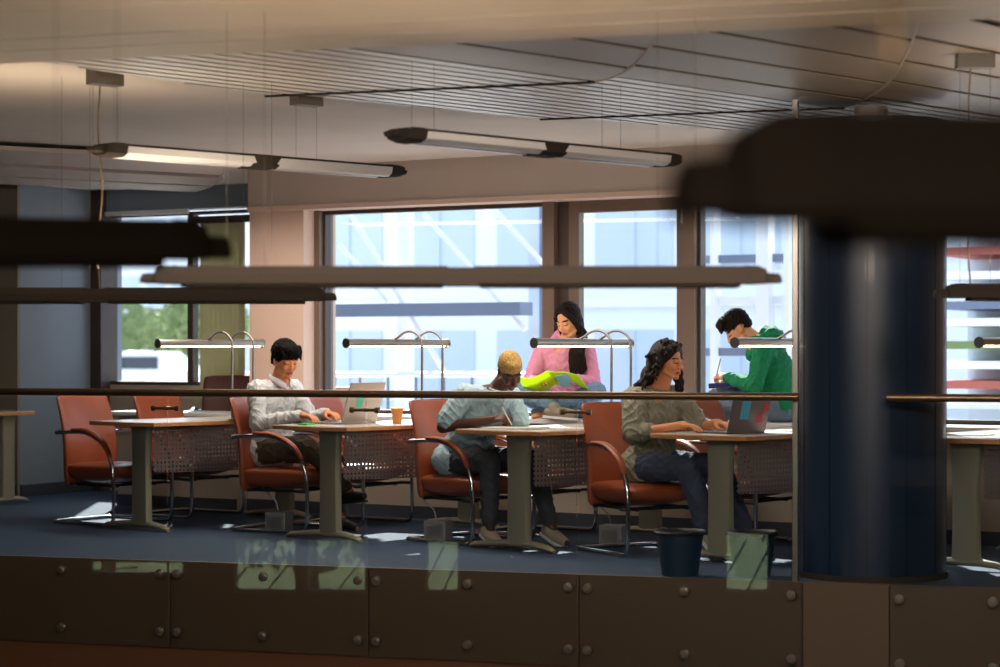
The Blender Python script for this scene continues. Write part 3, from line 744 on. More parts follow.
# walkway in front of the large window: slab edge, railing, posts, braces
YO = 17.5
def xo(u, Y=YO): return X_at(u, Y)
t_ = thing('steel_walkway', 'outdoor steel walkway with handrail and diagonal braces behind the large left window', 'walkway', (xo(430), YO, 0))
ox = xo(430)
bm = BM(); box(bm, xo(250)-ox, xo(520)-ox, 0, .25, zz(316, depth(xo(430), YO)), zz(303, depth(xo(430), YO))); obj('cross_beam', bm, M['facade_c'], t_)
dz = depth(xo(430), YO)
bm = BM(); tube(bm, [(xo(240)-ox, 0, zz(376, dz)), (xo(560)-ox, 0, zz(374, dz))], .03, 8); obj('handrail', bm, M['white'], t_)
bm = BM(); box(bm, xo(240)-ox, xo(560)-ox, .05, .3, zz(438, dz), zz(424, dz)); obj('deck', bm, M['white'], t_)
for u in (335, 360, 388, 416, 444, 472, 505, 540):
    bm = BM(); cyl(bm, (xo(u)-ox, 0, zz(428, dz)), (xo(u)-ox, 0, zz(375, dz)), .014, n=6); obj('baluster', bm, M['facade_c'], t_)
for (u0, v0, u1, v1) in ((329, 200, 430, 375), (408, 212, 510, 330), (322, 240, 372, 300), (470, 200, 560, 300)):
    bm = BM(); tube(bm, [(xo(u0)-ox, .3, zz(v0, dz)), (xo(u1)-ox, .3, zz(v1, dz))], .028, 8); obj('brace', bm, M['white'], t_)
bm = BM(); cyl(bm, (xo(372)-ox, .6, GZ), (xo(372)-ox, .6, 4), .10, n=20); obj('round_post', bm, M['white'], t_, smooth=True)
bm = BM(); box(bm, xo(514)-ox, xo(526)-ox, .5, .8, GZ, 4); obj('square_post', bm, M['facade_c'], t_)
bm = BM(); box(bm, xo(503)-ox, xo(514)-ox, .5, .52, GZ, 4); obj('blue_panel', bm, M['facade_b'], t_)
# walkway behind right windows
t_ = thing('outdoor_scaffold', 'outdoor pale steel scaffold with shelves of slabs seen right of the casement', 'scaffold', (xo(745), YO, 0)); ox = xo(745); dz = depth(ox, YO)
for u, w in ((762, .12), (786, .05), (712, .04)):
    bm = BM(); box(bm, xo(u)-ox-w/2, xo(u)-ox+w/2, 0, .15, GZ, 4); obj('post', bm, M['white'], t_)
for v in (258, 300, 352, 398):
    bm = BM(); box(bm, xo(700)-ox, xo(800)-ox, .1, .5, zz(v+4, dz), zz(v-4, dz)); obj('slab', bm, M['facade_c'] if v in (258, 352) else M['white'], t_)
t_ = thing('layered_building', 'outdoor building with stacked pale floors seen right of the blue column', 'building', (xo(985, 20), 20, GZ)); ox = xo(985, 20); dz = depth(ox, 20)
bm = BM(); box(bm, xo(930, 20)-ox, xo(1100, 20)-ox, 1.2, 1.6, 0, 9); obj('wall', bm, M['facade_b'], t_)
mo = [M['white'], mat('terracotta band', (176, 96, 84), .6), M['facade_c'], mat('olive planting', (120, 140, 90), .8)]
for k, v in enumerate((225, 250, 275, 305, 322, 345, 365, 385, 405)):
    bm = BM(); box(bm, xo(935, 20)-ox, xo(1090, 20)-ox, 0, 1.2, zz(v+4, dz)-GZ, zz(v-4, dz)-GZ); obj('floor_slab', bm, mo[0] if k % 2 == 0 else mo[(k//2) % 3+1], t_)
# trees
def tree(x, y, z, h, r_, label, seed, grp='trees outside the recess window'):
    rnd = random.Random(seed); t_ = thing('leafy_tree', label, 'tree', (x, y, z), 0, grp)
    bm = BM(); tube(bm, smooth_path([(0, 0, 0), (.08, .03, h*.3), (-.05, .02, h*.6), (0, 0, h*.85)], 4), [.16*(1-.03*i) for i in range(13)], 8); obj('trunk', bm, M['trunk'], t_, smooth=True)
    bm = BM()
    for k in range(1500):
        a = rnd.uniform(0, 2*PI); q = rnd.random()**.5; zc = rnd.uniform(-1, 1); rr = r_*math.sqrt(max(0, 1-zc*zc))*(.45+.55*q)
        p = V((rr*math.cos(a), rr*math.sin(a), h*.68+zc*h*.34)); Mx = Matrix.Translation(p) @ Euler((rnd.uniform(0, 6), rnd.uniform(0, 6), rnd.uniform(0, 6))).to_matrix().to_4x4(); s = rnd.uniform(.08, .17)
        vs = [bm.verts.new(Mx @ V(c)) for c in ((-s, 0, 0), (0, -s*.5, .02), (s, 0, 0), (0, s*.5, .02))]; bm.faces.new(vs)
    obj('foliage', bm, M['leaf'], t_)
for i, (u, Y, h, lab) in enumerate(((117, 62, 3.4, 'leafy tree outside the recess window, next to the dark window post'), (150, 72, 3.2, 'leafy tree outside, in the middle of the recess window'), (184, 60, 3.0, 'leafy tree outside the recess window, next to its mullion'), (203, 50, 3.2, 'leafy tree outside, seen just beside the vertical blind'))):
    tree(X_at(u, Y), Y, GZ, h, 1.5, lab, i+3)
for i, x in enumerate((-17, -12.5, -8.6, -5, -1.2, 2)):
    tree(x*1.25, -13-(i % 2)*5.5, -4.2, 5.2, 2.4, 'leafy garden tree mirrored in the lower glass balustrade', 40+i, 'garden trees mirrored in the glass')
def car(x, y, rz, m, label):
    t_ = thing('parked_car', label, 'car', (x, y, GZ), rz, 'parked cars outside the recess window')
    bm = BM(); pr = [(-2.1, .35), (-2.15, .8), (-1.6, .95), (-1.1, 1.4), (.5, 1.45), (1.2, .98), (2.0, .82), (2.15, .5), (2.1, .35)]
    loft(bm, [[V((a*(1 if abs(yy) < .8 else .97), yy, b)) for a, b in pr] for yy in (-.85, -.7, .7, .85)]); obj('car_body', bm, m, t_, smooth=True)
    for a in (-1.3, 1.35):
        for yy in (-.86, .7): bm = BM(); cyl(bm, (a, yy, .33), (a, yy+.16, .33), .33, n=20); obj('wheel', bm, M['black'], t_, smooth=True)
    bm = BM(); box(bm, -1.0, .55, -.87, .87, .98, 1.34); obj('side_window', bm, M['cargl'], t_, bevel=.05)
for i, (u, Y, lab) in enumerate(((126, 52, 'white parked car outside the recess window, nearest the dark post'), (151, 44, 'white parked car outside in the middle of the recess window'), (178, 52, 'white parked car outside the recess window, nearest its mullion'))):
    car(X_at(u, Y), Y, R(10+8*i), M['carw'], lab)
# ------------------------------------------------------------------ people
SK = {'light': mat('warm light skin', (226, 160, 118), .5, spec=.4), 'mid': mat('tan skin', (214, 140, 96), .5, spec=.4), 'dark': mat('deep brown skin', (84, 50, 36), .42, spec=.5)}
HAIR = {'black': mat('black hair', (7, 6, 6), .75, spec=.12, bump=.6, bump_scale=90, stretch=(1, 1, .2)), 'brown': mat('dark brown hair', (22, 12, 10), .65, spec=.2, bump=.6, bump_scale=90, stretch=(1, 1, .2)),
        'blond': mat('dyed blond cropped hair', (196, 160, 96), .9, noise_amt=.35, noise_scale=90, bump=1., bump_scale=160)}
LIP = {'light': mat('lips', (190, 96, 84), .45), 'mid': mat('lips tan', (176, 78, 66), .45), 'dark': mat('lips dark', (92, 50, 44), .45)}
M['lash'] = mat('eyelash and brow', (24, 16, 14), .6)
def cloth(name, rgb, amt=.06, **k): return mat(name, rgb, .85, noise_amt=amt, noise_scale=9, bump=.25, bump_scale=70, **k)
class Blob:
    """closed pieces that are merged into one continuous surface"""
    def __init__(s): s.bm = BM()
    def ell(s, c, r, Mx=None, rot=None):
        m = Matrix.Translation(V(c))
        if rot: m = m @ Euler(rot).to_matrix().to_4x4()
        m = m @ Matrix.Diagonal((*r, 1))
        if Mx is not None: m = Mx @ m
        bmesh.ops.create_icosphere(s.bm, subdivisions=3, radius=1, matrix=m); return s
    def cap(s, a, b, ra, rb=None, Mx=None, n=14):
        rb = ra if rb is None else rb; a, b = V(a), V(b)
        if Mx is not None: a, b = Mx @ a, Mx @ b
        d = b-a; L = d.length
        if L < 1e-5: return s
        t = d/L; rings = []; u = t.orthogonal().normalized(); w = t.cross(u)
        for k in range(1, 5): al = PI/2*(1-k/4); rings.append((a-t*(ra*math.sin(al)), ra*math.cos(al)))
        for k in range(0, 4): al = PI/2*k/4; rings.append((b+t*(rb*math.sin(al)), rb*math.cos(al)))
        rr = [[p+(u*math.cos(q)+w*math.sin(q))*r for q in (2*PI*i/n for i in range(n))] for p, r in rings]
        loft(s.bm, rr); return s
    def chain(s, pts, rads, Mx=None):
        for i in range(len(pts)-1): s.cap(pts[i], pts[i+1], rads[i], rads[i+1], Mx)
        return s
    def make(s, name, mats, voxel=.005, smooth=3, parent=None, fn=None, disp=None):
        me = bpy.data.meshes.new(name); bmesh.ops.recalc_face_normals(s.bm, faces=s.bm.faces); s.bm.to_mesh(me); s.bm.free()
        tmp = bpy.data.objects.new('tmp', me); COL.objects.link(tmp)
        md = tmp.modifiers.new('r', 'REMESH'); md.mode = 'VOXEL'; md.voxel_size = voxel
        md = tmp.modifiers.new('s', 'SMOOTH'); md.iterations = smooth; md.factor = .5
        dg = bpy.context.evaluated_depsgraph_get(); dg.update()
        m2 = bpy.data.meshes.new_from_object(tmp.evaluated_get(dg)); bpy.data.objects.remove(tmp); m2.name = name
        m2.polygons.foreach_set('use_smooth', [True]*len(m2.polygons)); m2.materials.clear()
        for m in (mats if isinstance(mats, list) else [mats]): m2.materials.append(m)
        n = len(m2.vertices)
        if disp:
            co = np.empty(n*3); m2.vertices.foreach_get('co', co); no = np.empty(n*3); m2.vertices.foreach_get('normal', no)
            co = co.reshape(-1, 3); no = no.reshape(-1, 3); amp, sc, ax = disp
            q = co*np.array(ax)*sc
            ph = np.sin(q[:, 0]*1.7+1.3*np.sin(q[:, 1]*1.1+.5)+.9*np.sin(q[:, 2]*.7)); p2 = np.sin(q[:, 2]*2.1+1.5*np.sin(q[:, 0]*1.4)+1.1*np.cos(q[:, 1]*1.9)); p3 = np.sin(q[:, 1]*2.7+1.8*np.cos(q[:, 2]*1.3+q[:, 0]))
            f = (1-np.abs(ph))**2*.9+(1-np.abs(p2))**2*.8+(1-np.abs(p3))**2*.6
            co += no*(f*amp-amp*.6)[:, None]; m2.vertices.foreach_set('co', co.ravel())
        if fn:
            idx = [fn(p.center) for p in m2.polygons]; m2.polygons.foreach_set('material_index', idx)
        o = bpy.data.objects.new(name, m2); COL.objects.link(o)
        if parent: o.parent = parent
        return o
def basis(fwd, up):
    f = V(fwd).normalized(); u = V(up); l = u.cross(f).normalized(); u = f.cross(l)
    return Matrix((f, l, u)).transposed().to_4x4()
def head_parts(b, Mh, female=False):
    k = lambda *a: Mh @ V(a)
    b.ell((-.012, 0, .035), (.092, .073, .088), Mh); b.ell((.028, 0, -.015), (.062, .062, .085), Mh)
    b.ell((.040, 0, -.055), (.045, .046 if female else .050, .048), Mh); b.ell((.068, 0, -.092), (.020, .022, .018), Mh)
    for s in (-1, 1):
        b.ell((.064, s*.032, -.028), (.024, .024, .026), Mh); b.cap((.078, s*.012, .022), (.072, s*.042, .022), .011, .009, Mh)
        b.ell((.078, s*.031, .002), (.012, .015, .010), Mh)
        b.ell((-.008, s*.074, -.008), (.017, .009, .030), Mh, rot=(0, R(-12), 0)); b.cap((.01, s*.055, -.06), (.055, s*.03, -.088), .016, .014, Mh)
        b.ell((.098, s*.011, -.034), (.010, .008, .008), Mh)
    b.cap((.086, 0, .014), (.107, 0, -.028), .0075, .0115, Mh)
    b.ell((.088, 0, -.058), (.010, .024, .0055), Mh); b.ell((.085, 0, -.069), (.011, .020, .0065), Mh); b.ell((.074, 0, -.060), (.018, .026, .02), Mh)
def face_fn(Mh, open_eyes=False):
    inv = Mh.inverted()
    def f(c):
        p = inv @ c
        if p.x > .055:
            ay = abs(p.y)
            if ay < .024 and -.076 < p.z < -.052 and p.x > .078 and (ay/.024)**2+((p.z+.064)/.0115)**2 < 1: return 1
            if .016 < ay < .047 and abs(p.z-(.000-.10*(ay-.031)**2*20)) < .0028: return 2
            if .012 < ay < .052 and abs(p.z-(.026+.004*math.sin((ay-.012)/.04*PI))) < .0040: return 2
        return 0
    return f
def hand(b, wrist, fwd, up, side, curl=.35, thumb=.5, k=1., spread=1.):
    """fwd: along the palm; up: back of the hand; side +1 when the thumb is on the left of fwd"""
    Mx = Matrix.Translation(V(wrist)) @ basis(fwd, up) @ Matrix.Diagonal((k, k, k, 1))
    b.cap((-.02, 0, 0), (.02, 0, 0), .024, .026, Mx)
    for y in (-.026, -.009, .009, .026): b.cap((.015, y*.75, 0), (.082, y*1.05, .0), .0125, .0105, Mx)
    for i, (y, L) in enumerate(((.030, .072), (.010, .082), (-.010, .076), (-.029, .060))):
        y *= side; p = V((.085-.004*abs(i-1), y, 0)); a = 0.08; yaw = y*1.6*spread
        for j, (fr, r_) in enumerate(((.45, .0088), (.30, .0080), (.25, .0072))):
            cc = curl*(1+.12*i) if not isinstance(curl, (list, tuple)) else curl[i]
            a += cc*(.8 if j == 0 else 1.05); q = p+V((math.cos(a)*math.cos(yaw), math.cos(a)*math.sin(yaw), -math.sin(a)))*L*fr
            b.cap(p, q, r_+.0006, r_, Mx); p = q
    t0 = V((.022, side*.026, -.006)); t1 = t0+V((.030, side*.026, -.012-.01*thumb)); t2 = t1+V((.030, side*.010*(1-1.6*thumb), -.008-.012*thumb)); t3_ = t2+V((.024, -side*.012*thumb, -.004-.004*thumb))
    b.cap(t0, t1, .0135, .0115, Mx); b.cap(t1, t2, .0112, .0095, Mx); b.cap(t2, t3_, .0093, .0078, Mx)
def Mhead(c, yaw, pitch, roll=0., k=.94):
    return Matrix.Translation(V(c)) @ Matrix.Rotation(R(yaw), 4, 'Z') @ Matrix.Rotation(R(pitch), 4, 'Y') @ Matrix.Rotation(R(roll), 4, 'X') @ Matrix.Diagonal((k, k, k, 1))
def shoe(parent, ankle, toe, m, sole=None, name='shoe', high=.02):
    b = Blob(); a, t = V(ankle), V(toe); d = (t-a); 
    up = V((0, 0, 1)); f = d.normalized(); l = up.cross(f).normalized(); n = f.cross(l)
    heel = a-f*.045-n*.035; b.cap(a-f*.01, a-n*.03, .040, .042); b.cap(heel, a+d*.45-n*.035, .036, .040); b.cap(a+d*.45-n*.035, t-n*.035, .040, .030)
    o = b.make(name, m, .006, 3, parent)
    bm = BM(); rings = []
    for s, w in ((-.085, .012), (-.07, .032), (0, .036), (.06, .040), (.13, .044), (d.length-.01, .038), (d.length+.022, .022), (d.length+.03, .008)):
        c = a+f*s-n*.062; rings.append([c+l*w, c-l*w, c-l*w-n*.016, c+l*w-n*.016])
    loft(bm, rings); obj('sole', bm, sole or M['white'], o)
    return o
def person(label, loc, rz, J, skin, shirt, trouser, hands, head, sleeve='long', female=False, name='person', shirt_disp=(.007, 26, (1, 1, 1)), collar=None, hem=0., k_torso=1., jeans_flare=0., group=None):
    """J: joints in the person's own frame (x forward, y left, z up)"""
    g = lambda n: V(J[n]); Mh = head['M']; kt = k_torso*(.92 if female else 1.)
    b = Blob(); head_parts(b, Mh, female)
    nk = g('neck'); b.cap(Mh @ V((-.018, 0, -.045)), nk, .052*(.88 if female else 1), .058*(.88 if female else 1)); b.cap(Mh @ V((.0, 0, -.05)), nk+V((.01, 0, -.01)), .045, .05)
    ch_, pv = g('chest'), g('pelvis')
    for s in 'RL': b.cap(nk, g('sh'+s), .045, .038)
    b.cap(nk+V((0, 0, -.03)), ch_, .075, .10); b.cap(ch_, pv, .10, .11)
    for s in 'RL':
        b.chain([g('sh'+s), g('el'+s), g('wr'+s)], [.040*kt, .036*kt, .025*kt])
        b.cap(g('hip'+s), g('kn'+s), .075, .052); b.cap(g('kn'+s), g('an'+s), .05, .036); b.cap(g('an'+s)-V((0, 0, .02)), g('toe'+s)-V((0, 0, .035)), .03, .022)
        h = hands[s]; hand(b, g('wr'+s), h['f'], h['u'], h['side'], h.get('curl', .35), h.get('thumb', .5), .95 if not female else .86)
    body = b.make(name, [SK[skin], LIP[skin], M['lash']], .0042, 3, None, face_fn(Mh)); body.location = loc; body.rotation_euler = (0, 0, rz); tag(body, label, 'person', group)
    # ---- top
    b = Blob(); spine = [pv+V((0, 0, .02)), (pv+ch_)/2, ch_]
    def oval(c, rx, ry, rzz, tl=None):
        d = (ch_-pv).normalized(); Mo = Matrix.Translation(V(c)) @ basis(V((d.z, 0, -d.x)), d); b.ell((0, 0, 0), (rx, ry, rzz), Mo)
    sw = (g('shR')-g('shL')).length/2
    for t_, rx, ry in ((0, .135, .185), (.25, .132, .175), (.5, .13, .17), (.75, .13, .178), (1, .125, .18), (1.12, .11, .165)):
        oval(pv+(ch_-pv)*t_, rx*kt, ry*kt*(.92 if female else 1), .12)
    if hem: b.ell(pv+V((-.02, 0, -hem*.2)), (.16*kt, .21*kt, .10+hem*.4))
    b.cap(nk+V((.015, 0, -.075)), ch_+V((.03, 0, .02)), .07*kt, .10*kt)
    for s in 'RL':
        b.cap(g('sh'+s), ch_+V((0, 0, .02)), .068*kt, .09*kt); b.cap(g('sh'+s), nk+V((-.01, 0, -.035)), .064*kt, .058*kt)
        e = g('el'+s); w = g('wr'+s); sh = g('sh'+s)
        if sleeve == 'long': b.chain([sh, sh*.5+e*.5, e], [.066*kt, .062*kt, .056*kt]); b.chain([e, e*.5+w*.5, e*.08+w*.92], [.056*kt, .048*kt, .040*kt])
        elif sleeve == 'pushed': b.chain([sh, sh*.5+e*.5, e], [.074*kt, .078*kt, .074*kt]); b.chain([e, e*.72+w*.28], [.070*kt, .056*kt])
        else: b.chain([sh, sh*.4+e*.6, sh*.22+e*.78], [.068*kt, .068*kt, .066*kt])
    if collar == 'hood':
        b.ell(nk+V((-.095, 0, .03)), (.095, .13, .075), rot=(0, R(-25), 0)); b.cap(nk+V((-.09, -.05, .05)), nk+V((-.09, .05, .05)), .04, .04); b.cap(nk+V((.03, -.07, .0)), nk+V((-.06, -.09, .02)), .032, .04); b.cap(nk+V((.03, .07, .0)), nk+V((-.06, .09, .02)), .032, .04)
    top = b.make({'short': 't_shirt', 'long': 'shirt' if collar != 'hood' else 'hoodie', 'pushed': 'sweatshirt'}[sleeve], shirt, .0065, 5, body, None, shirt_disp)
    if collar == 'shirt':
        bm = BM()
        for s in (-1, 1):
            pts = [nk+V((.075, s*.012, -.02)), nk+V((.05, s*.055, .012)), nk+V((-.0, s*.075, .035)), nk+V((-.055, s*.05, .05)), nk+V((-.07, 0, .055))]
            lo = [p+V((.012, s*.022, -.042)) for p in pts]; rings = [[p, p+V((.004, s*.004, .002)), q+V((.004, s*.004, 0)), q] for p, q in zip(smooth_path(pts, 4), smooth_path(lo, 4))]
            loft(bm, rings)
        obj('collar', bm, shirt, top, smooth='all')
    if collar == 'crew':
        bm = BM(); ring = [nk+V((.068*math.cos(a)+.012, .074*math.sin(a), .012-.022*math.cos(a)-.01)) for a in (2*PI*k/24 for k in range(25))]; tube(bm, ring, .009, 8, False); obj('neckband', bm, shirt, top, smooth='all')
    # ---- trousers
    b = Blob(); b.ell(pv+V((0, 0, -.03)), (.135*kt, .175*kt, .10))
    for s in 'RL':
        hp, kn, an = g('hip'+s), g('kn'+s), g('an'+s); b.chain([hp, hp*.5+kn*.5, kn], [.098, .084, .070]); b.chain([kn, kn*.5+an*.5, an+(kn-an).normalized()*.05], [.070, .060+jeans_flare*.3, .052+jeans_flare])
    b.make('trousers', trouser, .0065, 4, body, None, (.006, 24, (1, 1, 1)))
    return body
def strands(bm, root_fn, n, rnd, seg=8):
    pass
def hair_cap(parent, Mh, m, extra, disp=.004, sc=60, voxel=.0045, name='hair', bumpy=None):
    b = Blob(); extra(b, Mh); 
    o = b.make(name, m, voxel, 2, parent, None, (disp, sc, (1, 1, .35)) if bumpy is None else bumpy); return o

# --- 1: man in white shirt at the silver laptop
Mh = Mhead((.145, -.01, 1.165), -20, 17, 0, 1.02)
J = dict(pelvis=(0, 0, .555), chest=(.035, 0, .86), neck=(.085, 0, 1.02), shR=(.04, -.185, .965), shL=(.06, .185, .965), elR=(.12, -.27, .735), wrR=(.40, -.15, .795), elL=(.18, .24, .74), wrL=(.42, .10, .805),
         hipR=(.03, -.095, .54), hipL=(.03, .095, .54), knR=(.44, -.13, .585), knL=(.44, .12, .53), anR=(.66, .06, .27), anL=(.50, .14, .10), toeR=(.80, .02, .285), toeL=(.64, .15, .05))
p1 = person('seated black-haired man in a white shirt typing on the silver laptop', (-8.69, 11.85, 0), R(-4), J, 'mid', cloth('white cotton shirt', (204, 206, 210), .03), cloth('olive brown trousers', (88, 76, 62)),
            {'R': dict(f=(.95, .18, -.10), u=(.1, 0, 1), side=1, curl=.32), 'L': dict(f=(.97, -.12, -.1), u=(.1, 0, 1), side=-1, curl=.32)}, dict(M=Mh), 'long', collar='shirt', hem=.08)
def h1(b, Mh):
    b.ell((-.020, 0, .052), (.104, .090, .096), Mh); b.ell((-.055, 0, .005), (.060, .074, .07), Mh); b.ell((.035, 0, .085), (.075, .074, .05), Mh)
    for k in range(11):
        y = -.066+.0132*k; b.cap((.045, y, .10), (.094-.35*abs(y)**1.4, y*1.08, .040+.010*math.sin(k*2.4)), .020, .007, Mh)
    for s in (-1, 1): b.cap((.01, s*.072, .06), (.022, s*.080, .006), .020, .008, Mh); b.cap((-.03, s*.072, .05), (-.035, s*.076, -.03), .020, .010, Mh)
hair_cap(p1, Mh, HAIR['black'], h1, .005, 70)
shoe(p1, J['anR'], J['toeR'], M['black'], M['black'], 'dark_shoe'); shoe(p1, J['anL'], J['toeL'], M['black'], M['black'], 'dark_shoe')

# --- 2: blond cropped man writing
Mh = Mhead((.425, -.02, 1.105), -24, 40, 8, .97)
J = dict(pelvis=(0, 0, .545), chest=(.15, 0, .82), neck=(.295, 0, .985), shR=(.20, -.20, .955), shL=(.24, .19, .94), elR=(.10, -.30, .745), wrR=(.40, -.16, .80), elL=(.30, .24, .73), wrL=(.40, .12, .63),
         hipR=(.03, -.095, .53), hipL=(.03, .095, .53), knR=(.36, -.14, .53), knL=(.50, .12, .53), anR=(.37, -.15, .11), anL=(.62, .16, .11), toeR=(.50, -.20, .062), toeL=(.76, .13, .062))
p2 = person('seated man with cropped blond hair and pale blue t-shirt, bent over writing', (-7.02, 11.68, 0), R(-12), J, 'dark', cloth('pale blue t-shirt cotton', (168, 196, 206), .05), cloth('dark grey jeans', (62, 66, 76)),
            {'R': dict(f=(.92, .34, .16), u=(-.05, -.55, .8), side=1, curl=[.55, .75, .95, 1.05], thumb=.8), 'L': dict(f=(.6, -.7, -.35), u=(.2, .2, 1), side=-1, curl=.5)}, dict(M=Mh), 'short', collar='crew', hem=.08, k_torso=1.04)
def h2(b, Mh): b.ell((-.016, 0, .046), (.097, .077, .088), Mh); b.ell((-.045, 0, .012), (.058, .070, .065), Mh); b.ell((.022, 0, .085), (.060, .060, .035), Mh)
hair_cap(p2, Mh, HAIR['blond'], h2, .003, 190, bumpy=(.0035, 210, (1, 1, 1)))
shoe(p2, J['anR'], J['toeR'], mat('beige sneaker', (196, 182, 160), .7), M['white'], 'sneaker'); shoe(p2, J['anL'], J['toeL'], mat('grey beige sneaker', (176, 164, 150), .7), M['white'], 'sneaker')
def pen(at, tip, m, label):
    bm = BM(); a, t_ = V(at), V(tip); d = (a-t_); q = t_+d*.10; cyl(bm, t_, q, .0008, .0042, 10); cyl(bm, q, a, .0042, .0042, 10); cyl(bm, a-d*.02, a+d*.02, .005, .0045, 10)
    o = obj('pen', bm, m, smooth=True); tag(o, label, 'pen'); return o
def wp(o, p): return (Matrix.Translation(o.location) @ o.rotation_euler.to_matrix().to_4x4()) @ V(p)
pen(wp(p2, (.475, -.15, .875)), wp(p2, (.515, -.10, .762)), M['white'], 'white pen in the hand of the man in the pale blue t-shirt')

# --- 3: curly-haired woman
Mh = Mhead((.145, 0, 1.165), 12, 5, 0, .93)
J = dict(pelvis=(0, 0, .545), chest=(.03, 0, .83), neck=(.07, 0, 1.005), shR=(.02, -.165, .945), shL=(.05, .165, .945), elR=(.10, -.25, .735), wrR=(.36, -.11, .79), elL=(.2, .22, .76), wrL=(.44, .11, .80),
         hipR=(.03, -.09, .53), hipL=(.03, .09, .53), knR=(.40, -.10, .53), knL=(.46, .12, .54), anR=(.50, -.02, .17), anL=(.60, .15, .16), toeR=(.61, -.02, .07), toeL=(.72, .14, .08))
p3 = person('seated woman with long curly dark hair and grey sweatshirt, typing', (-5.63, 11.60, 0), R(-18), J, 'mid', cloth('olive grey washed sweatshirt', (142, 138, 122), .16), cloth('dark blue wide jeans', (62, 74, 98), .14),
            {'R': dict(f=(.97, .2, -.04), u=(.1, 0, 1), side=1, curl=.24), 'L': dict(f=(.97, -.05, -.02), u=(.1, 0, 1), side=-1, curl=.3)}, dict(M=Mh), 'pushed', female=True, collar='crew', hem=.10, k_torso=1.06, jeans_flare=.03, shirt_disp=(.011, 24, (1, 1, 1)))
def curls(parent, Mh, m, roots, seed, r0=.0092):
    rnd = random.Random(seed); b = Blob()
    b.ell((-.030, 0, .052), (.104, .092, .098), Mh); b.ell((-.085, 0, -.01), (.065, .095, .11), Mh); b.ell((-.125, 0, -.11), (.055, .10, .09), Mh)
    for s_ in (-1, 1): b.ell((-.03, s_*.075, .02), (.05, .03, .08), Mh)
    for (p, q, n, amp) in roots:
        for k in range(int(n*1.4)):
            a = V(p)+V([rnd.uniform(-1, 1)*c for c in (.022, .022, .02)]); e = V(q)+V([rnd.uniform(-1, 1)*c for c in (.022, .026, .022)]); pts = []; ph = rnd.uniform(0, 6); tw = rnd.uniform(2.2, 3.6)
            for i in range(15):
                t_ = i/14; c = a.lerp(e, t_); c.x += amp*math.cos(ph+t_*tw*2*PI); c.y += amp*math.sin(ph+t_*tw*2*PI); pts.append(c)
            b.chain(pts, [r0*(1-.45*i/14) for i in range(15)], Mh)
    return b.make('hair', m, .0045, 1, parent)
rt = [((-.06, s*.06, .06), (-.10, s*.115, -.17), 10, .013) for s in (-1, 1)]+[((-.10, 0, .05), (-.165, 0, -.20), 14, .014), ((-.06, -.05, .0), (-.18, -.10, -.21), 11, .014), ((-.06, .05, .0), (-.14, .08, -.21), 8, .014),
      ((.0, -.068, .08), (-.03, -.10, -.10), 7, .012), ((.0, .068, .08), (.03, .10, -.17), 10, .013), ((.03, .05, .11), (.055, .088, -.20), 8, .012), ((-.02, 0, .13), (-.12, 0, .03), 8, .010), ((.0, -.04, .12), (-.09, -.09, .02), 9, .013), ((.0, .04, .12), (-.03, .09, .05), 8, .010), ((.04, .0, .115), (.03, .07, .06), 6, .01), ((.045, -.01, .115), (.02, -.075, .06), 6, .01)]
curls(p3, Mh, mat('curly dark brown hair', (27, 16, 12), .6, spec=.3), rt, 11)
shoe(p3, J['anR'], J['toeR'], mat('off-white sneaker', (190, 180, 166), .7), M['white'], 'sneaker'); shoe(p3, J['anL'], J['toeL'], mat('off-white sneaker cloth', (190, 180, 166), .7), M['white'], 'sneaker')
for s in 'RL':
    b = Blob(); b.cap(V(J['an'+s])+V((0, 0, .10)), V(J['an'+s])-V((0, 0, .01)), .043, .041); b.make('sock', M['black'], .006, 2, p3)

# --- 4: woman in pink on the sill, cross-legged, facing us
zs = .755
Mh = Mhead((.13, .055, zs+.685), -24, 24, 2, .97)
J = dict(pelvis=(0, 0, zs+.10), chest=(.03, 0, zs+.37), neck=(.07, .015, zs+.535), shR=(.05, -.165, zs+.465), shL=(.05, .165, zs+.475), elR=(.13, -.24, zs+.24), wrR=(.30, -.14, zs+.27), elL=(.12, .235, zs+.25), wrL=(.31, .12, zs+.28),
         hipR=(.04, -.09, zs+.10), hipL=(.04, .09, zs+.10), knR=(.24, -.31, zs+.20), knL=(.24, .29, zs+.19), anR=(.33, .02, zs+.075), anL=(.22, -.04, zs+.07), toeR=(.36, .15, zs+.05), toeL=(.25, -.16, zs+.05))
x4 = X_at(565, 13.1)
p4 = person('woman in pink hoodie sitting cross-legged on the window sill reading', (x4, 13.12, 0), R(-78), J, 'light', cloth('pink hoodie cotton', (226, 150, 184), .04), cloth('light blue denim', (104, 134, 166), .12),
            {'R': dict(f=(.55, .75, .1), u=(.5, -.4, .7), side=1, curl=.55), 'L': dict(f=(.55, -.65, .3), u=(.6, .5, .5), side=-1, curl=.55)}, dict(M=Mh), 'long', female=True, collar='hood', k_torso=1.02)
def h4(b, Mh):
    b.ell((-.024, 0, .045), (.096, .082, .094), Mh); b.ell((-.055, 0, -.03), (.055, .076, .10), Mh); b.ell((.015, 0, .10), (.06, .06, .032), Mh)
    for s in (-1, 1):
        b.chain([(.055, s*.035, .088), (.045, s*.068, .045), (.020, s*.082, -.01), (.0, s*.088, -.08), (-.01, s*.09, -.14)], [.020, .020, .024, .026, .024], Mh)
hr = hair_cap(p4, Mh, HAIR['brown'], h4, .003, 60)
b = Blob()
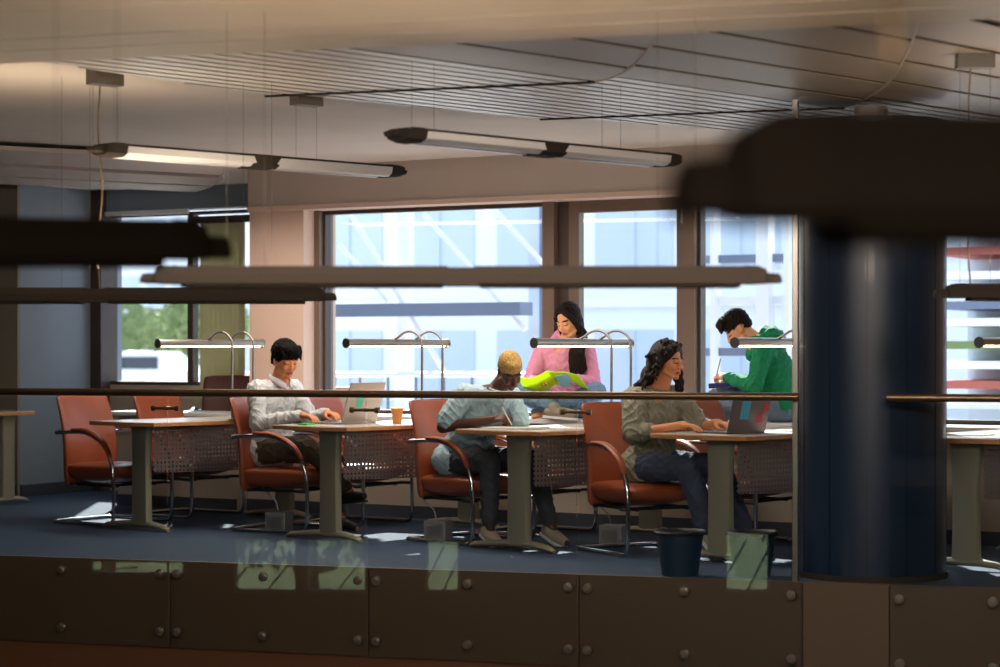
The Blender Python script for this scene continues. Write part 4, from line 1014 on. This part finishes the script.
for k in range(9):
    o_ = k*.013; b.chain([Mh @ V((-.03+o_*.4, .07, .0)), Mh @ V((.0, .085+.004*k, -.10)), V((.16+.006*k, .10+.012*k-.02, zs+.46)), V((.18+.008*math.sin(k*2.3), .085+.013*k, zs+.35)), V((.19+.006*math.cos(k*1.7), .10+.009*k, zs+.235+.035*abs(k-4)/4+.02*(k % 3)))], [.022, .020, .018, .014, .004])
b.make('long_lock', HAIR['brown'], .005, 2, p4, None, (.003, 70, (1, 1, .2)))
shoe(p4, (.35, .02, zs+.085), (.37, .17, zs+.075), mat('grey beige canvas shoe', (150, 138, 122), .8), M['white'], 'canvas_shoe'); shoe(p4, (.20, -.04, zs+.08), (.22, -.17, zs+.075), mat('canvas shoe cloth', (150, 138, 122), .8), M['white'], 'canvas_shoe')
# lime folder on her knees, opened as a shallow V
def bentsheet(name, label, cat, P0, ax, up, w, h, th, m, bend, M0=None):
    bm = BM(); ax, up = V(ax).normalized(), V(up).normalized(); nr = ax.cross(up); rings = []
    for k in range(17):
        s = k/16; x = (s-.5)*w; z = bend(s); c = V(P0)+ax*x+nr*z
        rings.append([c-up*h/2, c+up*h/2, c+up*h/2+nr*th, c-up*h/2+nr*th])
    loft(bm, rings); o = obj(name, bm, m, smooth=True); return tag(o, label, cat)
Wp = lambda p: wp(p4, p)
rotm = p4.rotation_euler.to_matrix()
fo = bentsheet('folder', 'lime green folder lying open on the knees of the woman in pink', 'folder', Wp((.36, .0, zs+.275)), rotm @ V((0, 1, .16)), rotm @ V((.88, 0, .36)), .46, .25, .004, M['lime'], lambda s: -.02+.035*abs(math.sin(PI*s*2))*(1 if s < .5 else .8)+(.08*((s-.7)/.3)**2 if s > .7 else 0))
bm = BM()
M['paleblue'] = mat('pale blue page', (150, 206, 222), .7)
o = bentsheet('page', '', '', Wp((.375, .10, zs+.275)), rotm @ V((0, 1, .25)), rotm @ V((.88, 0, .36)), .10, .20, .003, M['paleblue'], lambda s: .0)
for k_ in ('label', 'category'): del o[k_]
mw = o.matrix_world.copy(); o.parent = fo; o.name = 'pale_blue_page'

# --- 5: man in green hoodie on the sill
Mh = Mhead((.30, .01, zs+.625), 14, 42, 0, .98)
J = dict(pelvis=(0, 0, zs+.11), chest=(.06, 0, zs+.37), neck=(.17, 0, zs+.535), shR=(.08, -.19, zs+.48), shL=(.10, .19, zs+.48), elR=(.16, -.26, zs+.25), wrR=(.34, -.12, zs+.285), elL=(.14, .26, zs+.24), wrL=(.36, .11, zs+.30),
         hipR=(.04, -.10, zs+.10), hipL=(.04, .10, zs+.10), knR=(.42, -.14, zs+.20), knL=(.42, .14, zs+.12), anR=(.62, -.10, zs+.07), anL=(.36, .26, zs-.25), toeR=(.75, -.10, zs+.055), toeL=(.48, .28, zs-.30))
x5 = X_at(783, 13.12)
p5 = person('man in bright green hoodie sitting on the window sill, head bowed, writing', (x5, 13.12, 0), R(192), J, 'light', cloth('green hoodie cotton', (0, 128, 84), .06), cloth('grey blue denim', (112, 128, 150), .12),
            {'L': dict(f=(.85, -.4, .1), u=(.0, .55, .8), side=-1, curl=[.6, .8, .95, 1.05], thumb=.8), 'R': dict(f=(.9, .3, -.1), u=(0, -.2, 1), side=1, curl=.4)}, dict(M=Mh), 'long', collar='hood')
def h5(b, Mh):
    b.ell((-.016, 0, .055), (.100, .084, .085), Mh); b.ell((-.055, 0, .010), (.052, .068, .060), Mh); b.ell((.04, 0, .095), (.07, .066, .045), Mh)
    for k in range(9):
        y = -.06+.015*k; b.cap((.06, y, .11), (.108, y*1.1, .065+.012*math.sin(k*2.1)), .022, .006, Mh)
hair_cap(p5, Mh, HAIR['brown'], h5, .006, 75)
shoe(p5, J['anR'], J['toeR'], M['white'], M['white'], 'sneaker'); shoe(p5, J['anL'], J['toeL'], M['white'], M['white'], 'sneaker')
rotm = p5.rotation_euler.to_matrix(); Wp = lambda p: wp(p5, p)
bm = BM(); Mx = Matrix.Translation(Wp((.34, .0, zs+.232))) @ rotm.to_4x4() @ Matrix.Rotation(R(4), 4, 'Y')
box(bm, -.14, .14, -.13, .13, .0, .035, Mx); nb = obj('notebook', bm, M['navy'], bevel=.006); tag(nb, 'dark blue notebook on the knee of the man in green', 'notebook')
pen(Wp((.40, .12, zs+.42)), Wp((.45, .05, zs+.275)), M['steel'], 'slim silver pen in the hand of the man in green')

# ------------------------------------------------------------------ light
w = bpy.data.worlds.new('world'); S.world = w; w.use_nodes = True
N = w.node_tree.nodes; L = w.node_tree.links; bg = N['Background']
sky = N.new('ShaderNodeTexSky'); sky.sky_type = 'NISHITA'; sky.sun_disc = False; sky.sun_elevation = R(42); sky.sun_rotation = R(-20); sky.air_density = 1.; sky.dust_density = 1.2; sky.ozone_density = 1.
mxw = N.new('ShaderNodeMix'); mxw.data_type = 'RGBA'; mxw.inputs[0].default_value = .8; mxw.inputs[7].default_value = (.80, .89, 1.0, 1)
L.new(sky.outputs[0], mxw.inputs[6]); L.new(mxw.outputs[2], bg.inputs[0]); bg.inputs[1].default_value = WORLD
def area(name, loc, rot, sx, sy, power, col):
    l = bpy.data.lights.new(name, 'AREA'); l.shape = 'RECTANGLE'; l.size = sx; l.size_y = sy; l.energy = power; l.color = col
    o = bpy.data.objects.new(name, l); COL.objects.link(o); o.location = loc; o.rotation_euler = rot; return o
sl = bpy.data.lights.new('sun', 'SUN'); sl.energy = SUN; sl.angle = R(.8); sl.color = (1, .95, .88); so = bpy.data.objects.new('sun', sl); COL.objects.link(so)
dirv = V((.58, -.86, -.72)).normalized(); so.rotation_euler = dirv.to_track_quat('-Z', 'Y').to_euler()
# unseen fill lights added to brighten the atrium and the far gallery
area('atrium_fill', (-2.6, 6.0, 2.44), (R(42), 0, R(20)), 5, 1.0, A1P, (1, .86, .74))  # added warm fill under the near ceiling, aimed at the gallery
#area('lower_floor_light', (-6, 4.5, -1.2), (R(180-20), 0, R(20)), 6, 3, A2P, (1, .78, .56))
area('rear_fill', (0.5, -3.0, 2.44), (R(50), 0, R(15)), 4, 1.0, ARP, (1, .80, .62))  # added fill from behind the camera, lifts the near pendants
area('gallery_fill', (-7.6, 11.6, 2.27), (0, 0, R(-14)), 4.5, .5, A3P, (1, .86, .72))  # added overhead fill for the desks, no fixture here
for (p_, rz_, sc_) in up_fills:
    dd = depth(p_.x, p_.y); UPP = {1: UPB if dd > 9 else UPM}.get(round(sc_, 1), UPN)
    area('ceiling_fill', p_+V((0, 0, .16)), (R(180), 0, rz_), 2.0, .12, UPP, (1, .80, .58))  # upward fill added over the low pendants to brighten the ceiling
S.view_settings.view_transform = 'Standard'; S.view_settings.look = 'None'; S.view_settings.gamma = 1; S.view_settings.use_curve_mapping = False
S.view_settings.exposure = 0
S.cycles.use_denoising = True; S.cycles.max_bounces = 8; S.cycles.transparent_max_bounces = 24; S.cycles.sample_clamp_indirect = 6
